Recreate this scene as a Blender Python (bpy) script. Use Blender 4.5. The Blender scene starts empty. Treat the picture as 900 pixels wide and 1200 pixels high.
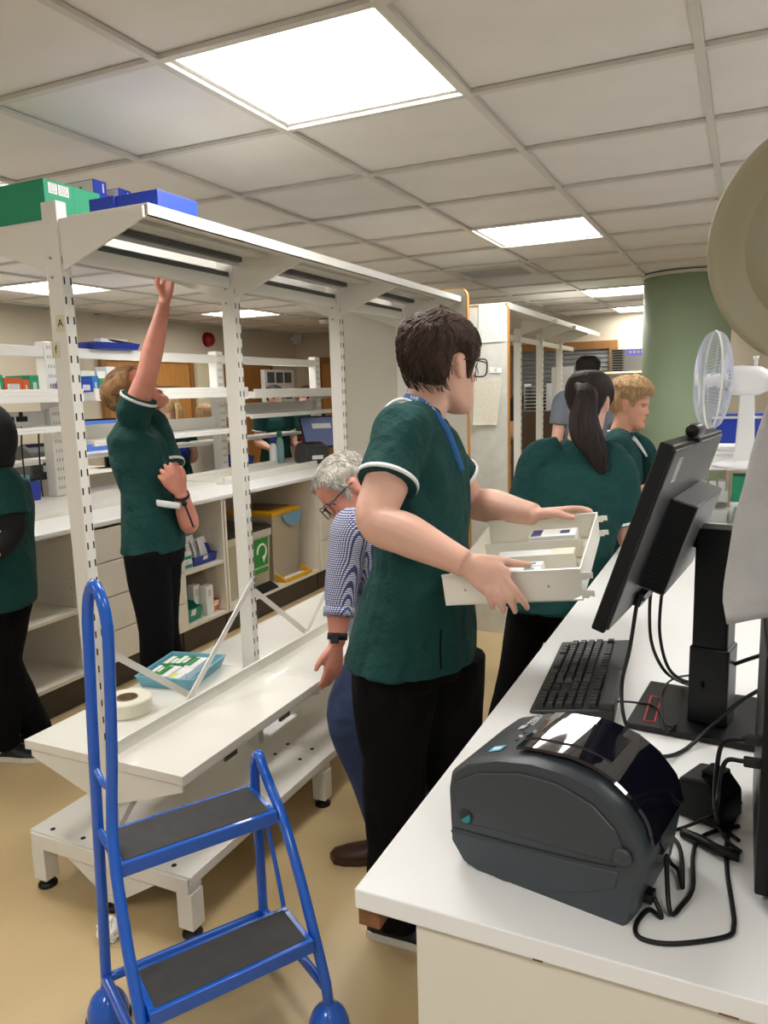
import bpy, bmesh, math, random
from mathutils import Vector, Matrix, noise
random.seed(11)
S = bpy.context.scene
COL = S.collection
# ---------------------------------------------------------------- camera
FPX, YAW, PITCH, ROLL, ZC = 897.0, -0.442168, -0.155246, -0.027922, 1.55
_f = Vector((math.sin(YAW)*math.cos(PITCH), math.cos(YAW)*math.cos(PITCH), math.sin(PITCH)))
_r = Vector((math.cos(YAW), -math.sin(YAW), 0))
_u = _r.cross(_f)
CR = _r*math.cos(ROLL) + _u*math.sin(ROLL)
CU = -_r*math.sin(ROLL) + _u*math.cos(ROLL)
CF = _f
CAM = Vector((0, 0, ZC))
cd = bpy.data.cameras.new('camera'); cam = bpy.data.objects.new('camera', cd); COL.objects.link(cam)
cd.sensor_fit = 'HORIZONTAL'; cd.sensor_width = 36; cd.lens = 36*FPX/900
cd.clip_start = 0.02; cd.clip_end = 60
cam.matrix_world = Matrix(((CR.x, CU.x, -CF.x, 0), (CR.y, CU.y, -CF.y, 0), (CR.z, CU.z, -CF.z, ZC), (0, 0, 0, 1)))
S.camera = cam
# ---------------------------------------------------------------- world, exposure
wd = bpy.data.worlds.new('world'); S.world = wd; wd.use_nodes = True
wd.node_tree.nodes['Background'].inputs[0].default_value = (1.0, 0.985, 0.965, 1)
wd.node_tree.nodes['Background'].inputs[1].default_value = 0.34
S.view_settings.view_transform = 'Standard'; S.view_settings.look = 'None'
S.view_settings.exposure = 0.20; S.view_settings.gamma = 1.0
S.view_settings.use_curve_mapping = False
LIGHT_POWER = 17.0

def W(u, v, x=None, y=None, z=None, d=None):
    """a point of the place from where it is seen in the photo and one known coordinate"""
    r = CR*((u-450)/FPX) - CU*((v-600)/FPX) + CF
    if x is not None: t = x/r.x
    elif y is not None: t = y/r.y
    elif z is not None: t = (z-ZC)/r.z
    else: t = d
    return CAM + r*t

# ---------------------------------------------------------------- materials
def lin(c):
    c = c/255.0
    return c/12.92 if c <= 0.04045 else ((c+0.055)/1.055)**2.4
MATS = {}
def mat(name, rgb, rough=0.5, metal=0.0, bump=None, var=None, coat=0.0, emit=0.0, alpha=1.0, trans=0.0, spec=0.5, stretch=None, rvar=0.0, sheen=0.0):
    if name in MATS: return MATS[name]
    m = bpy.data.materials.new(name); m.use_nodes = True
    nt = m.node_tree; b = nt.nodes['Principled BSDF']
    col = (lin(rgb[0]), lin(rgb[1]), lin(rgb[2]), 1)
    b.inputs['Base Color'].default_value = col
    b.inputs['Roughness'].default_value = rough
    b.inputs['Metallic'].default_value = metal
    b.inputs['Specular IOR Level'].default_value = spec
    b.inputs['Coat Weight'].default_value = coat
    if sheen: b.inputs['Sheen Weight'].default_value = sheen
    b.inputs['Alpha'].default_value = alpha
    b.inputs['Transmission Weight'].default_value = trans
    if emit:
        b.inputs['Emission Color'].default_value = (1, 0.985, 0.96, 1)
        b.inputs['Emission Strength'].default_value = emit
    tc = None
    def coords():
        nonlocal tc
        if tc is None:
            t = nt.nodes.new('ShaderNodeTexCoord'); tc = t.outputs['Object']
            if stretch:
                mp = nt.nodes.new('ShaderNodeMapping'); mp.inputs['Scale'].default_value = stretch
                nt.links.new(tc, mp.inputs['Vector']); tc = mp.outputs['Vector']
        return tc
    if var:
        n = nt.nodes.new('ShaderNodeTexNoise'); n.inputs['Scale'].default_value = var[0]; n.inputs['Detail'].default_value = 5
        nt.links.new(coords(), n.inputs['Vector'])
        mr = nt.nodes.new('ShaderNodeMapRange'); mr.inputs[1].default_value = 0.3; mr.inputs[2].default_value = 0.7
        mr.inputs[3].default_value = 1-var[1]; mr.inputs[4].default_value = 1+var[1]
        nt.links.new(n.outputs['Fac'], mr.inputs[0])
        mx = nt.nodes.new('ShaderNodeVectorMath'); mx.operation = 'SCALE'; mx.inputs[0].default_value = col[:3]
        nt.links.new(mr.outputs[0], mx.inputs['Scale']); nt.links.new(mx.outputs[0], b.inputs['Base Color'])
        if rvar:
            m2 = nt.nodes.new('ShaderNodeMapRange'); m2.inputs[1].default_value = .3; m2.inputs[2].default_value = .7
            m2.inputs[3].default_value = rough-rvar; m2.inputs[4].default_value = rough+rvar
            nt.links.new(n.outputs['Fac'], m2.inputs[0]); nt.links.new(m2.outputs[0], b.inputs['Roughness'])
    if bump:
        n = nt.nodes.new('ShaderNodeTexNoise'); n.inputs['Scale'].default_value = bump[0]; n.inputs['Detail'].default_value = 4
        nt.links.new(coords(), n.inputs['Vector'])
        bp = nt.nodes.new('ShaderNodeBump'); bp.inputs['Strength'].default_value = bump[1]; bp.inputs['Distance'].default_value = bump[2] if len(bump) > 2 else 0.004
        nt.links.new(n.outputs['Fac'], bp.inputs['Height']); nt.links.new(bp.outputs[0], b.inputs['Normal'])
    MATS[name] = m
    return m

def checker_cloth(name, a, b_, scale):
    m = mat(name, a, 0.85, bump=(40, .25))
    nt = m.node_tree; b = nt.nodes['Principled BSDF']
    t = nt.nodes.new('ShaderNodeTexCoord')
    sep = nt.nodes.new('ShaderNodeSeparateXYZ'); nt.links.new(t.outputs['Object'], sep.inputs[0])
    def wave(out, out2, sgn):
        c = nt.nodes.new('ShaderNodeMath'); c.operation = 'MULTIPLY_ADD'; c.inputs[1].default_value = sgn
        nt.links.new(out2, c.inputs[0]); nt.links.new(out, c.inputs[2])
        k = nt.nodes.new('ShaderNodeMath'); k.operation = 'MULTIPLY'; k.inputs[1].default_value = scale; nt.links.new(c.outputs[0], k.inputs[0])
        f = nt.nodes.new('ShaderNodeMath'); f.operation = 'FRACT'; nt.links.new(k.outputs[0], f.inputs[0])
        g = nt.nodes.new('ShaderNodeMath'); g.operation = 'LESS_THAN'; g.inputs[1].default_value = .42; nt.links.new(f.outputs[0], g.inputs[0])
        return g.outputs[0]
    w1 = wave(sep.outputs[0], sep.outputs[1], -.6); w2 = wave(sep.outputs[2], sep.outputs[1], 0.0)
    mx = nt.nodes.new('ShaderNodeMath'); mx.operation = 'MAXIMUM'; nt.links.new(w1, mx.inputs[0]); nt.links.new(w2, mx.inputs[1])
    mixn = nt.nodes.new('ShaderNodeMix'); mixn.data_type = 'RGBA'
    mixn.inputs[6].default_value = (*[lin(c) for c in a], 1); mixn.inputs[7].default_value = (*[lin(c) for c in b_], 1)
    nt.links.new(mx.outputs[0], mixn.inputs[0]); nt.links.new(mixn.outputs[2], b.inputs['Base Color'])
    return m

def print_mat(name, paper, ink, sx, sz, axis='X', dens=.5):
    """paper with rows of small print (flat print only)"""
    m = mat(name, paper, 0.6)
    nt = m.node_tree; b = nt.nodes['Principled BSDF']
    t = nt.nodes.new('ShaderNodeTexCoord'); sep = nt.nodes.new('ShaderNodeSeparateXYZ'); nt.links.new(t.outputs['Generated'], sep.inputs[0])
    k = nt.nodes.new('ShaderNodeMath'); k.operation = 'MULTIPLY'; k.inputs[1].default_value = sz; nt.links.new(sep.outputs['Z'], k.inputs[0])
    f = nt.nodes.new('ShaderNodeMath'); f.operation = 'FRACT'; nt.links.new(k.outputs[0], f.inputs[0])
    g = nt.nodes.new('ShaderNodeMath'); g.operation = 'LESS_THAN'; g.inputs[1].default_value = .4; nt.links.new(f.outputs[0], g.inputs[0])
    fl = nt.nodes.new('ShaderNodeMath'); fl.operation = 'FLOOR'; nt.links.new(k.outputs[0], fl.inputs[0])
    cx = nt.nodes.new('ShaderNodeCombineXYZ'); sc = nt.nodes.new('ShaderNodeMath'); sc.operation = 'MULTIPLY'; sc.inputs[1].default_value = sx
    nt.links.new(sep.outputs[axis], sc.inputs[0]); nt.links.new(sc.outputs[0], cx.inputs[0]); nt.links.new(fl.outputs[0], cx.inputs[1])
    n = nt.nodes.new('ShaderNodeTexNoise'); n.inputs['Scale'].default_value = 1.0; n.inputs['Detail'].default_value = 2; nt.links.new(cx.outputs[0], n.inputs['Vector'])
    g2 = nt.nodes.new('ShaderNodeMath'); g2.operation = 'GREATER_THAN'; g2.inputs[1].default_value = dens; nt.links.new(n.outputs['Fac'], g2.inputs[0])
    mu = nt.nodes.new('ShaderNodeMath'); mu.operation = 'MULTIPLY'; nt.links.new(g.outputs[0], mu.inputs[0]); nt.links.new(g2.outputs[0], mu.inputs[1])
    # margins
    for ax, lo, hi in ((axis, .08, .92), ('Z', .05, .95)):
        a1 = nt.nodes.new('ShaderNodeMath'); a1.operation = 'GREATER_THAN'; a1.inputs[1].default_value = lo; nt.links.new(sep.outputs[ax], a1.inputs[0])
        a2 = nt.nodes.new('ShaderNodeMath'); a2.operation = 'LESS_THAN'; a2.inputs[1].default_value = hi; nt.links.new(sep.outputs[ax], a2.inputs[0])
        for a in (a1, a2):
            m2 = nt.nodes.new('ShaderNodeMath'); m2.operation = 'MULTIPLY'; nt.links.new(mu.outputs[0], m2.inputs[0]); nt.links.new(a.outputs[0], m2.inputs[1]); mu = m2
    mixn = nt.nodes.new('ShaderNodeMix'); mixn.data_type = 'RGBA'
    mixn.inputs[6].default_value = (*[lin(c) for c in paper], 1); mixn.inputs[7].default_value = (*[lin(c) for c in ink], 1)
    nt.links.new(mu.outputs[0], mixn.inputs[0]); nt.links.new(mixn.outputs[2], b.inputs['Base Color'])
    return m

# ---------------------------------------------------------------- mesh helpers
WL = {}
def wl(o): return WL.get(o.name, Vector((0, 0, 0))) if o else Vector((0, 0, 0))
def tag(o, label=None, cat=None, group=None, kind=None):
    if label: o['label'] = label
    if cat: o['category'] = cat
    if group: o['group'] = group
    if kind: o['kind'] = kind
    return o
def thing(name, label, cat, loc=(0, 0, 0), group=None):
    o = bpy.data.objects.new(name, None); COL.objects.link(o); o.location = loc
    o.empty_display_size = .1
    WL[o.name] = Vector(loc)
    return tag(o, label, cat, group)
def link(name, me, m, parent=None, smooth=False, bevel=0, seg=2, angle=40):
    o = bpy.data.objects.new(name, me); COL.objects.link(o)
    if m is not None and len(me.materials) == 0: me.materials.append(m)
    if parent:
        o.parent = parent; WL[o.name] = wl(parent)
        off = -wl(parent)
        if off.length > 0: me.transform(Matrix.Translation(off))
    if smooth:
        for p in me.polygons: p.use_smooth = True
    if bevel:
        b = o.modifiers.new('bevel', 'BEVEL'); b.width = bevel; b.segments = seg; b.limit_method = 'ANGLE'; b.angle_limit = math.radians(35)
        b.harden_normals = False
    return o
def rebase(o):
    """move a single-mesh thing's origin to its base"""
    me = o.data
    xs = [v.co for v in me.vertices]
    c = Vector((sum(v.x for v in xs)/len(xs), sum(v.y for v in xs)/len(xs), min(v.z for v in xs)))
    me.transform(Matrix.Translation(-c)); o.location = c; WL[o.name] = c.copy()
    return o

class MB:
    def __init__(s): s.v = []; s.f = []
    def add(s, vs, fs):
        n = len(s.v); s.v += [Vector(v) for v in vs]; s.f += [[i+n for i in f] for f in fs]; return s
    def box(s, a, b):
        x0, y0, z0 = [min(p, q) for p, q in zip(a, b)]; x1, y1, z1 = [max(p, q) for p, q in zip(a, b)]
        return s.add([(x0,y0,z0),(x1,y0,z0),(x1,y1,z0),(x0,y1,z0),(x0,y0,z1),(x1,y0,z1),(x1,y1,z1),(x0,y1,z1)],
                     [(0,3,2,1),(4,5,6,7),(0,1,5,4),(1,2,6,5),(2,3,7,6),(3,0,4,7)])
    def obox(s, o, a, b, c):
        """box from corner o along edge vectors a, b, c"""
        o, a, b, c = Vector(o), Vector(a), Vector(b), Vector(c)
        vs = [o, o+a, o+a+b, o+b, o+c, o+a+c, o+a+b+c, o+b+c]
        fs = [(0,3,2,1),(4,5,6,7),(0,1,5,4),(1,2,6,5),(2,3,7,6),(3,0,4,7)]
        if a.cross(b).dot(c) < 0: fs = [f[::-1] for f in fs]
        return s.add(vs, fs)
    def cbox(s, c, a, b, d):
        c, a, b, d = Vector(c), Vector(a), Vector(b), Vector(d)
        return s.obox(c-(a+b+d)/2, a, b, d)
    def rings(s, rings, cap=True, closed=False):
        n = len(rings[0]); k = len(rings); base = len(s.v)
        for r in rings: s.v += [Vector(p) for p in r]
        for i in range(k if closed else k-1):
            for j in range(n):
                a = base+i*n+j; b = base+i*n+(j+1) % n; i2 = (i+1) % k
                s.f.append([a, b, base+i2*n+(j+1) % n, base+i2*n+j])
        if cap and not closed:
            s.f.append([base+j for j in reversed(range(n))]); s.f.append([base+(k-1)*n+j for j in range(n)])
        return s
    def tube(s, path, r, n=8, closed=False, flat=1.0, ref=None):
        path = [Vector(p) for p in path]; k = len(path)
        rr = r if isinstance(r, (list, tuple)) else [r]*k
        R = []; prev = None
        for i, p in enumerate(path):
            if closed: t = (path[(i+1) % k]-path[i-1])
            else: t = path[min(i+1, k-1)]-path[max(i-1, 0)]
            t.normalize()
            if prev is None:
                a = Vector(ref) if ref else (Vector((0, 0, 1)) if abs(t.z) < .9 else Vector((1, 0, 0)))
            else: a = prev
            a = (a-t*a.dot(t)).normalized(); prev = a
            b = t.cross(a)
            R.append([p+a*math.cos(2*math.pi*j/n)*rr[i]*flat+b*math.sin(2*math.pi*j/n)*rr[i] for j in range(n)])
        return s.rings(R, cap=True, closed=closed)
    def lathe(s, prof, o=(0, 0, 0), ax=(0, 0, 1), n=20, cap=True):
        o = Vector(o); ax = Vector(ax).normalized()
        a = ax.orthogonal().normalized(); b = ax.cross(a)
        return s.rings([[o+ax*h+(a*math.cos(2*math.pi*j/n)+b*math.sin(2*math.pi*j/n))*max(r, 1e-4) for j in range(n)] for r, h in prof], cap=cap)
    def prism(s, poly, ext):
        """closed polygon (3-D points) pushed along ext"""
        poly = [Vector(p) for p in poly]; ext = Vector(ext); n = len(poly); b = len(s.v)
        nrm = Vector((0, 0, 0))
        for i in range(n): nrm += poly[i].cross(poly[(i+1) % n])
        if nrm.dot(ext) > 0: poly = poly[::-1]
        s.v += poly+[p+ext for p in poly]
        s.f.append([b+i for i in range(n)]); s.f.append([b+n+i for i in reversed(range(n))])
        for i in range(n): j = (i+1) % n; s.f.append([b+j, b+i, b+n+i, b+n+j])
        return s
    def ball(s, c, r, n=12, m=8, ax=None):
        c = Vector(c); r = Vector(r) if not isinstance(r, (int, float)) else Vector((r, r, r))
        A = ax or (Vector((1, 0, 0)), Vector((0, 1, 0)), Vector((0, 0, 1)))
        R = []
        for i in range(m+1):
            th = math.pi*(i/m); sr = max(math.sin(th), .02)
            R.append([c+A[0]*r.x*sr*math.cos(2*math.pi*j/n)+A[1]*r.y*sr*math.sin(2*math.pi*j/n)-A[2]*r.z*math.cos(th) for j in range(n)])
        return s.rings(R)
    def mesh(s, name):
        me = bpy.data.meshes.new(name); me.from_pydata([tuple(v) for v in s.v], [], s.f); me.update(); return me
    def build(s, name, m, parent=None, smooth=False, bevel=0, seg=2):
        return link(name, s.mesh(name), m, parent, smooth, bevel, seg)

def bez(pts, n=8):
    """smooth curve through points (Catmull-Rom)"""
    P = [Vector(p) for p in pts]; P = [P[0]*2-P[1]]+P+[P[-1]*2-P[-2]]; out = []
    for i in range(1, len(P)-2):
        for k in range(n):
            t = k/n
            out.append(.5*((2*P[i])+(P[i+1]-P[i-1])*t+(2*P[i-1]-5*P[i]+4*P[i+1]-P[i+2])*t*t+(3*P[i]-P[i-1]-3*P[i+1]+P[i+2])*t**3))
    out.append(P[-2]); return out

def text_mesh(name, s, m, parent, o, right, up, size, depth=.0006):
    cu = bpy.data.curves.new(name, 'FONT'); cu.body = s; cu.size = size; cu.align_x = 'CENTER'; cu.align_y = 'CENTER'; cu.extrude = depth/2; cu.resolution_u = 3
    t = bpy.data.objects.new(name, cu); COL.objects.link(t)
    dg = bpy.context.evaluated_depsgraph_get(); dg.update()
    me = bpy.data.meshes.new_from_object(t.evaluated_get(dg)); bpy.data.objects.remove(t); bpy.data.curves.remove(cu)
    right = Vector(right).normalized(); up = Vector(up); up = (up-right*up.dot(right)).normalized(); nn = right.cross(up); o = Vector(o)
    me.transform(Matrix(((right.x, up.x, nn.x, o.x), (right.y, up.y, nn.y, o.y), (right.z, up.z, nn.z, o.z), (0, 0, 0, 1))))
    me.name = name; me.materials.clear()
    return link(name, me, m, parent)

def copy_tree(o, dv, parent=None, **kw):
    c = o.copy(); COL.objects.link(c)
    if parent: c.parent = parent
    else:
        c.location = o.location+Vector(dv)
        for k, v in kw.items(): c[k] = v
    WL[c.name] = wl(o)+Vector(dv)
    for ch in o.children: copy_tree(ch, dv, c)
    return c
X, Y, Z = Vector((1, 0, 0)), Vector((0, 1, 0)), Vector((0, 0, 1))
# shared materials
M_cream = mat('cream_powder_coated_steel', (229, 226, 216), .40, var=(3, .03), coat=.15)
M_white = mat('white_laminate', (236, 236, 234), .32, var=(2, .02))
M_offw = mat('off_white_board', (226, 220, 206), .5, var=(2, .03))
M_black = mat('black_plastic', (12, 12, 13), .45, spec=.35, bump=(300, .08, .001))
M_rubber = mat('black_rubber', (22, 22, 22), .7)
M_dark = mat('dark_slot', (25, 25, 25), .8)
M_steel = mat('brushed_steel', (170, 170, 168), .3, 1.0)
M_paper = mat('plain_paper', (238, 237, 232), .7)
M_wood = mat('oak_veneer', (188, 132, 66), .45, var=(6, .12), stretch=(8, 8, .5))
M_plinth = mat('dark_plinth', (62, 52, 44), .5)
# ================================================================ the room
H = 2.362
GX0, GY0, DX, DY = -1.339, 1.605, 0.6, 0.585
WLX, WFY, WRX = -5.72, 9.35, 3.2
M_floor = mat('beige_vinyl_floor', (196, 172, 128), .34, var=(2.3, .08), bump=(60, .05, .001), stretch=(1, .35, 1))
M_wall = mat('cream_wall_paint', (212, 200, 178), .7, var=(1.5, .03))
M_tile = mat('ceiling_tile_board', (226, 222, 217), .9, var=(5, .025), bump=(220, .12, .002))
M_tbar = mat('ceiling_grid_metal', (206, 202, 192), .5)
M_back = mat('ceiling_void', (60, 58, 54), .9)
o = MB().box((WLX-.1, -1.5, -.1), (WRX, WFY+.1, 0)).build('floor', M_floor); tag(o, 'beige mottled vinyl floor of the dispensary', kind='structure')
o = MB().box((WLX-.12, -1.5, 0), (WLX, WFY+.1, H+.1)).build('wall_left', M_wall); tag(o, 'long cream painted wall behind the benches', kind='structure')
wleft = o
o = MB().box((WLX, WFY, 0), (WRX, WFY+.1, H+.1)).build('wall_far', M_wall); tag(o, 'cream painted far end wall', kind='structure')
wfar = o
# ceiling: grid of T bars with a void above; each tile a piece of its own
g = MB()
i0, i1, j0, j1 = -8, 5, -4, 14
xs = [GX0+DX*i for i in range(i0, i1+1)]; ys = [GY0+DY*j for j in range(j0, j1+1)]
for x in xs: g.box((x-.012, -1.3, H), (x+.012, WFY, H+.012))
for y in ys: g.box((WLX, y-.012, H+.0005), (WRX, y+.012, H+.0125))
ceil = g.build('ceiling', M_tbar); tag(ceil, 'suspended ceiling grid with square mineral tiles', kind='structure')
MB().box((WLX, -1.5, H+.09), (WRX, WFY, H+.11)).build('ceiling_void', M_back, ceil)
lights = [(0, 0), (0, 4), (0, 9), (0, 12), (-6, 4), (-6, 8), (-3, 0), (-3, 4), (-6, 0), (3, 0), (3, 4), (0, -4), (-3, -4), (3, -4)]
vents = [(-1, 6)]
# tile with a small shadow-gap edge
def tile_mesh():
    mb = MB(); a, b = DX/2-.004, DY/2-.004
    mb.rings([[(-a, -b, .014), (a, -b, .014), (a, b, .014), (-a, b, .014)], [(-a, -b, .03), (a, -b, .03), (a, b, .03), (-a, b, .03)]])
    return mb.mesh('ceiling_tile')
tm = tile_mesh(); tm.materials.append(M_tile)
for i in range(i0, i1):
    for j in range(j0, j1):
        if (i, j) in lights or (i, j) in vents: continue
        cx, cy = GX0+DX*(i+.5), GY0+DY*(j+.5)
        if cx-.3 < WLX-.35 or cy+.3 > WFY+.3: continue
        t = bpy.data.objects.new('ceiling_tile', tm); COL.objects.link(t); t.parent = ceil; t.location = (cx, cy, H+.0005)
M_diff = mat('lit_diffuser', (255, 255, 255), .6, emit=LIGHT_POWER)
M_lframe = mat('light_trim', (205, 203, 196), .5)
lab = {(0, 0): 'large square lit ceiling panel nearest the camera', (0, 4): 'square lit ceiling panel in the middle right of the ceiling',
       (0, 9): 'lit ceiling panel beside the top of the green column', (0, 12): 'farthest small lit ceiling panel left of the green column',
       (-6, 4): 'lit ceiling panel at far left behind the first shelving post', (-6, 8): 'lit ceiling panel seen behind the second shelving post',
       (-3, 0): 'lit ceiling panel at the left edge above the green carton', (-3, 4): 'lit ceiling panel added for its light above the empty top shelf'}  # the panel over the empty top shelf is added for its light
for (i, j) in lights:
    cx, cy = GX0+DX*(i+.5), GY0+DY*(j+.5)
    if (i, j) in lab: t = thing('ceiling_light', lab[(i, j)], 'ceiling light', (cx, cy, H), 'lit ceiling panels')
    else: t = thing('ceiling_light', 'unseen lit ceiling panel added over the rest of the room for its light', 'ceiling light', (cx, cy, H), 'lit ceiling panels')  # unseen panels, added on the same grid to light the room
    a, b = DX/2-.006, DY/2-.006; w = .022
    f = MB()
    for p, q in (((cx-a, cy-b), (cx+a, cy-b+w)), ((cx-a, cy+b-w), (cx+a, cy+b)), ((cx-a, cy-b+w), (cx-a+w, cy+b-w)), ((cx+a-w, cy-b+w), (cx+a, cy+b-w))):
        f.box((*p, H+.012), (*q, H+.03))
    f.build('trim_frame', M_lframe, t)
    MB().box((cx-a+w, cy-b+w, H+.013), (cx+a-w, cy+b-w, H+.02)).build('diffuser', M_diff, t)
for (i, j) in vents:
    cx, cy = GX0+DX*(i+.5), GY0+DY*(j+.5)
    t = thing('ceiling_vent', 'slatted air vent set in the ceiling above the notice panel', 'vent', (cx, cy, H))
    f = MB(); a = .28
    for p, q in (((cx-a, cy-a), (cx+a, cy-a+.1)), ((cx-a, cy+a-.1), (cx+a, cy+a)), ((cx-a, cy-a+.1), (cx-a+.06, cy+a-.1)), ((cx+a-.06, cy-a+.1), (cx+a, cy+a-.1))):
        f.box((*p, H-.004), (*q, H+.012))
    f.build('frame', M_tbar, t)
    MB().box((cx-a+.05, cy-a+.05, H+.03), (cx+a-.05, cy+a-.05, H+.035)).build('duct', M_dark, t)
    for k in range(9):
        y = cy-.16+.04*k
        MB().obox((cx-a+.05, y, H-.002), (2*a-.1, 0, 0), (0, .017, .02), (0, -.002, .003)).build('slat', M_tbar, t)
# green round column
M_col = mat('sage_green_paint', (163, 184, 152), .55, var=(1.2, .03))
cc = (-.44, 6.42)
mb = MB(); mb.lathe([(.315, 0), (.315, H-.012)], (*cc, 0), n=48); o = mb.build('column', M_col, smooth=False)
for p in o.data.polygons: p.use_smooth = len(p.vertices) == 4
tag(o, 'thick round sage green column reaching the ceiling', kind='structure')
mb = MB(); mb.lathe([(.33, H-.02), (.33, H+.002)], (*cc, 0), n=48); mb.build('ceiling_collar', M_tbar, o)
MB().lathe([(.322, 0), (.322, .1)], (*cc, 0), n=48).build('skirting', M_plinth, o)
# doors, frames and fittings on the far walls
M_wframe = mat('door_frame_wood', (150, 104, 56), .5, var=(5, .1), stretch=(8, 8, .5))
def door_left(n, y0, y1, zt, label):
    t = thing('door_%d' % n, label, None, (WLX, (y0+y1)/2, 0)); tag(t, kind='structure')
    MB().box((WLX+.002, y0, 0), (WLX+.03, y1, zt)).build('door_leaf', M_wood, t, bevel=.003)
    f = MB(); f.box((WLX+.001, y0-.07, 0), (WLX+.05, y0, zt+.06)); f.box((WLX+.001, y1, 0), (WLX+.05, y1+.07, zt+.06)); f.box((WLX+.001, y0, zt), (WLX+.05, y1, zt+.06))
    f.build('door_frame', M_wframe, t)
    MB().tube([(WLX+.03, y1-.1, 1.0), (WLX+.08, y1-.1, 1.0), (WLX+.08, y1-.2, 1.0)], .01).build('door_handle', M_steel, t, True)
    return t
d1 = door_left(1, 5.75, 7.0, 1.93, 'wide oak door in the left wall behind the rack')
MB().box((WLX+.03, 5.95, 1.66), (WLX+.035, 6.8, 1.68)).build('push_plate', M_steel, d1)
d2 = door_left(2, 7.75, 8.6, 1.93, 'second oak door in the left wall beside the corner')
M_cream2 = mat('pale_yellow_panel', (232, 222, 186), .5)
MB().box((WLX+.002, 7.15, 0.2), (WLX+.02, 7.6, 1.93)).build('pale_panel', M_cream2, d2)
def door_far(n, x0, x1, zt, label, leaf):
    t = thing('door_%d' % n, label, None, ((x0+x1)/2, WFY, 0)); tag(t, kind='structure')
    MB().box((x0, WFY-.03, 0), (x1, WFY-.002, zt)).build('door_leaf', leaf, t, bevel=.003)
    f = MB(); f.box((x0-.09, WFY-.05, 0), (x0, WFY-.001, zt+.09)); f.box((x1, WFY-.05, 0), (x1+.09, WFY-.001, zt+.09)); f.box((x0, WFY-.05, zt), (x1, WFY-.001, zt+.09))
    f.build('door_frame', M_wframe, t)
    MB().tube([(x0+.1, WFY-.03, 1.0), (x0+.1, WFY-.09, 1.0), (x0+.22, WFY-.09, 1.0)], .01).build('door_handle', M_steel, t, True)
    return t
door_far(3, -5.3, -4.35, 1.95, 'oak door in the far wall near the corner', M_wood)
door_far(4, -3.15, -2.78, 1.93, 'narrow oak door behind the second shelving unit', M_wood)
# hatch window with shutter on the far wall
t = thing('window_1', 'wood framed serving hatch window with a lowered grey shutter', None, (-2.0, WFY, 0)); tag(t, kind='structure')
hx0, hx1, hz0, hz1 = -2.62, -1.46, 0.95, 1.98
f = MB(); f.box((hx0-.09, WFY-.06, hz0-.08), (hx0, WFY-.001, hz1+.09)); f.box((hx1, WFY-.06, hz0-.08), (hx1+.09, WFY-.001, hz1+.09)); f.box((hx0, WFY-.06, hz1), (hx1, WFY-.001, hz1+.09)); f.box((hx0, WFY-.12, hz0-.08), (hx1, WFY-.001, hz0))
f.build('window_frame', M_wframe, t)
M_shut = mat('grey_shutter', (132, 134, 132), .4)
for k in range(10):
    z = hz1-.05-k*.052
    MB().obox((hx0, WFY-.03, z), (hx1-hx0, 0, 0), (0, .012, .046), (0, -.006, .002)).build('shutter_slat', M_shut, t)
M_glassd = mat('dim_glass', (70, 68, 62), .12)
MB().box((hx0, WFY-.012, hz0), (hx1, WFY-.004, hz1-.5)).build('pane', M_glassd, t)
# red fire bell, sensor, ceiling detector
M_red = mat('red_plastic', (140, 22, 26), .35)
c = W(243, 398, x=WLX+.01)
t = thing('fire_bell', 'round dark red fire sounder on the left wall', 'alarm', c)
MB().lathe([(.06, 0), (.075, .015), (.075, .05), (.05, .075), (.0, .08)], c, X, 24).build('bell_dome', M_red, t, True)
MB().lathe([(.085, -.008), (.085, .004)], c, X, 24).build('backplate', M_red, t)
c = W(318, 399, y=WFY-.1); c.x = WLX+.09
t = thing('motion_sensor', 'small white motion sensor in the top corner of the room', 'sensor', c)
MB().box(c-Vector((.05, .04, .06)), c+Vector((.05, .04, .06))).build('housing', M_white, t, bevel=.012, seg=3)
MB().ball(c+Vector((.045, -.03, -.02)), (.03, .03, .035)).build('lens', M_offw, t, True)
MB().box((WLX, c.y-.02, c.z-.02), (c.x, c.y+.1, c.z+.03)).build('wall_bracket', M_white, t)
c = W(379, 375, z=H)
t = thing('ceiling_detector', 'small white detector under the ceiling beside the third post', 'detector', c)
MB().lathe([(.0, -.045), (.045, -.042), (.055, -.012), (.06, 0)], c, Z, 20).build('detector_head', M_white, t, True)
# ================================================================ near double-sided shelving unit
PX = -1.70; PY = [1.577, 2.347, 3.137, 3.88]
M_shunder = mat('grey_steel_underside', (196, 194, 184), .3, metal=.0, coat=.3)
M_chan = mat('dark_channel', (92, 95, 96), .35, metal=.6)
def slots(mb, x, y, z0, z1, dirx=1, pitch=.052, off=.011):
    z = z0
    while z < z1:
        for dy in (-off, off):
            mb.box((x-.0015, y+dy-.0023, z), (x+.0008, y+dy+.0023, z+.020))
        z += pitch
U = thing('shelving_unit', 'near cream steel shelving unit stripped of its middle shelves', 'shelving', (PX, PY[0], 0))
for k, y in enumerate(PY):
    p = MB().box((PX-.028, y-.018, .2), (PX+.028, y+.018, 2.075)).build('post', M_cream, U, bevel=.003)
    s = MB(); slots(s, PX+.028, y, .56, 1.92)
    tag(s.build('slot_row', M_dark, p), kind='stuff')
    b = MB()
    for z in (1.88, 1.93): b.lathe([(.004, 0), (.004, .004)], (PX-.006, y-.018, z), (0, -1, 0), 8)
    tag(b.build('bolt', M_steel, p), kind='stuff')
def hsec(mb, xa, xb, y, za, zb, th=.012): mb.box((xa, y-th/2, za), (xb, y+th/2, zb))
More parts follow.
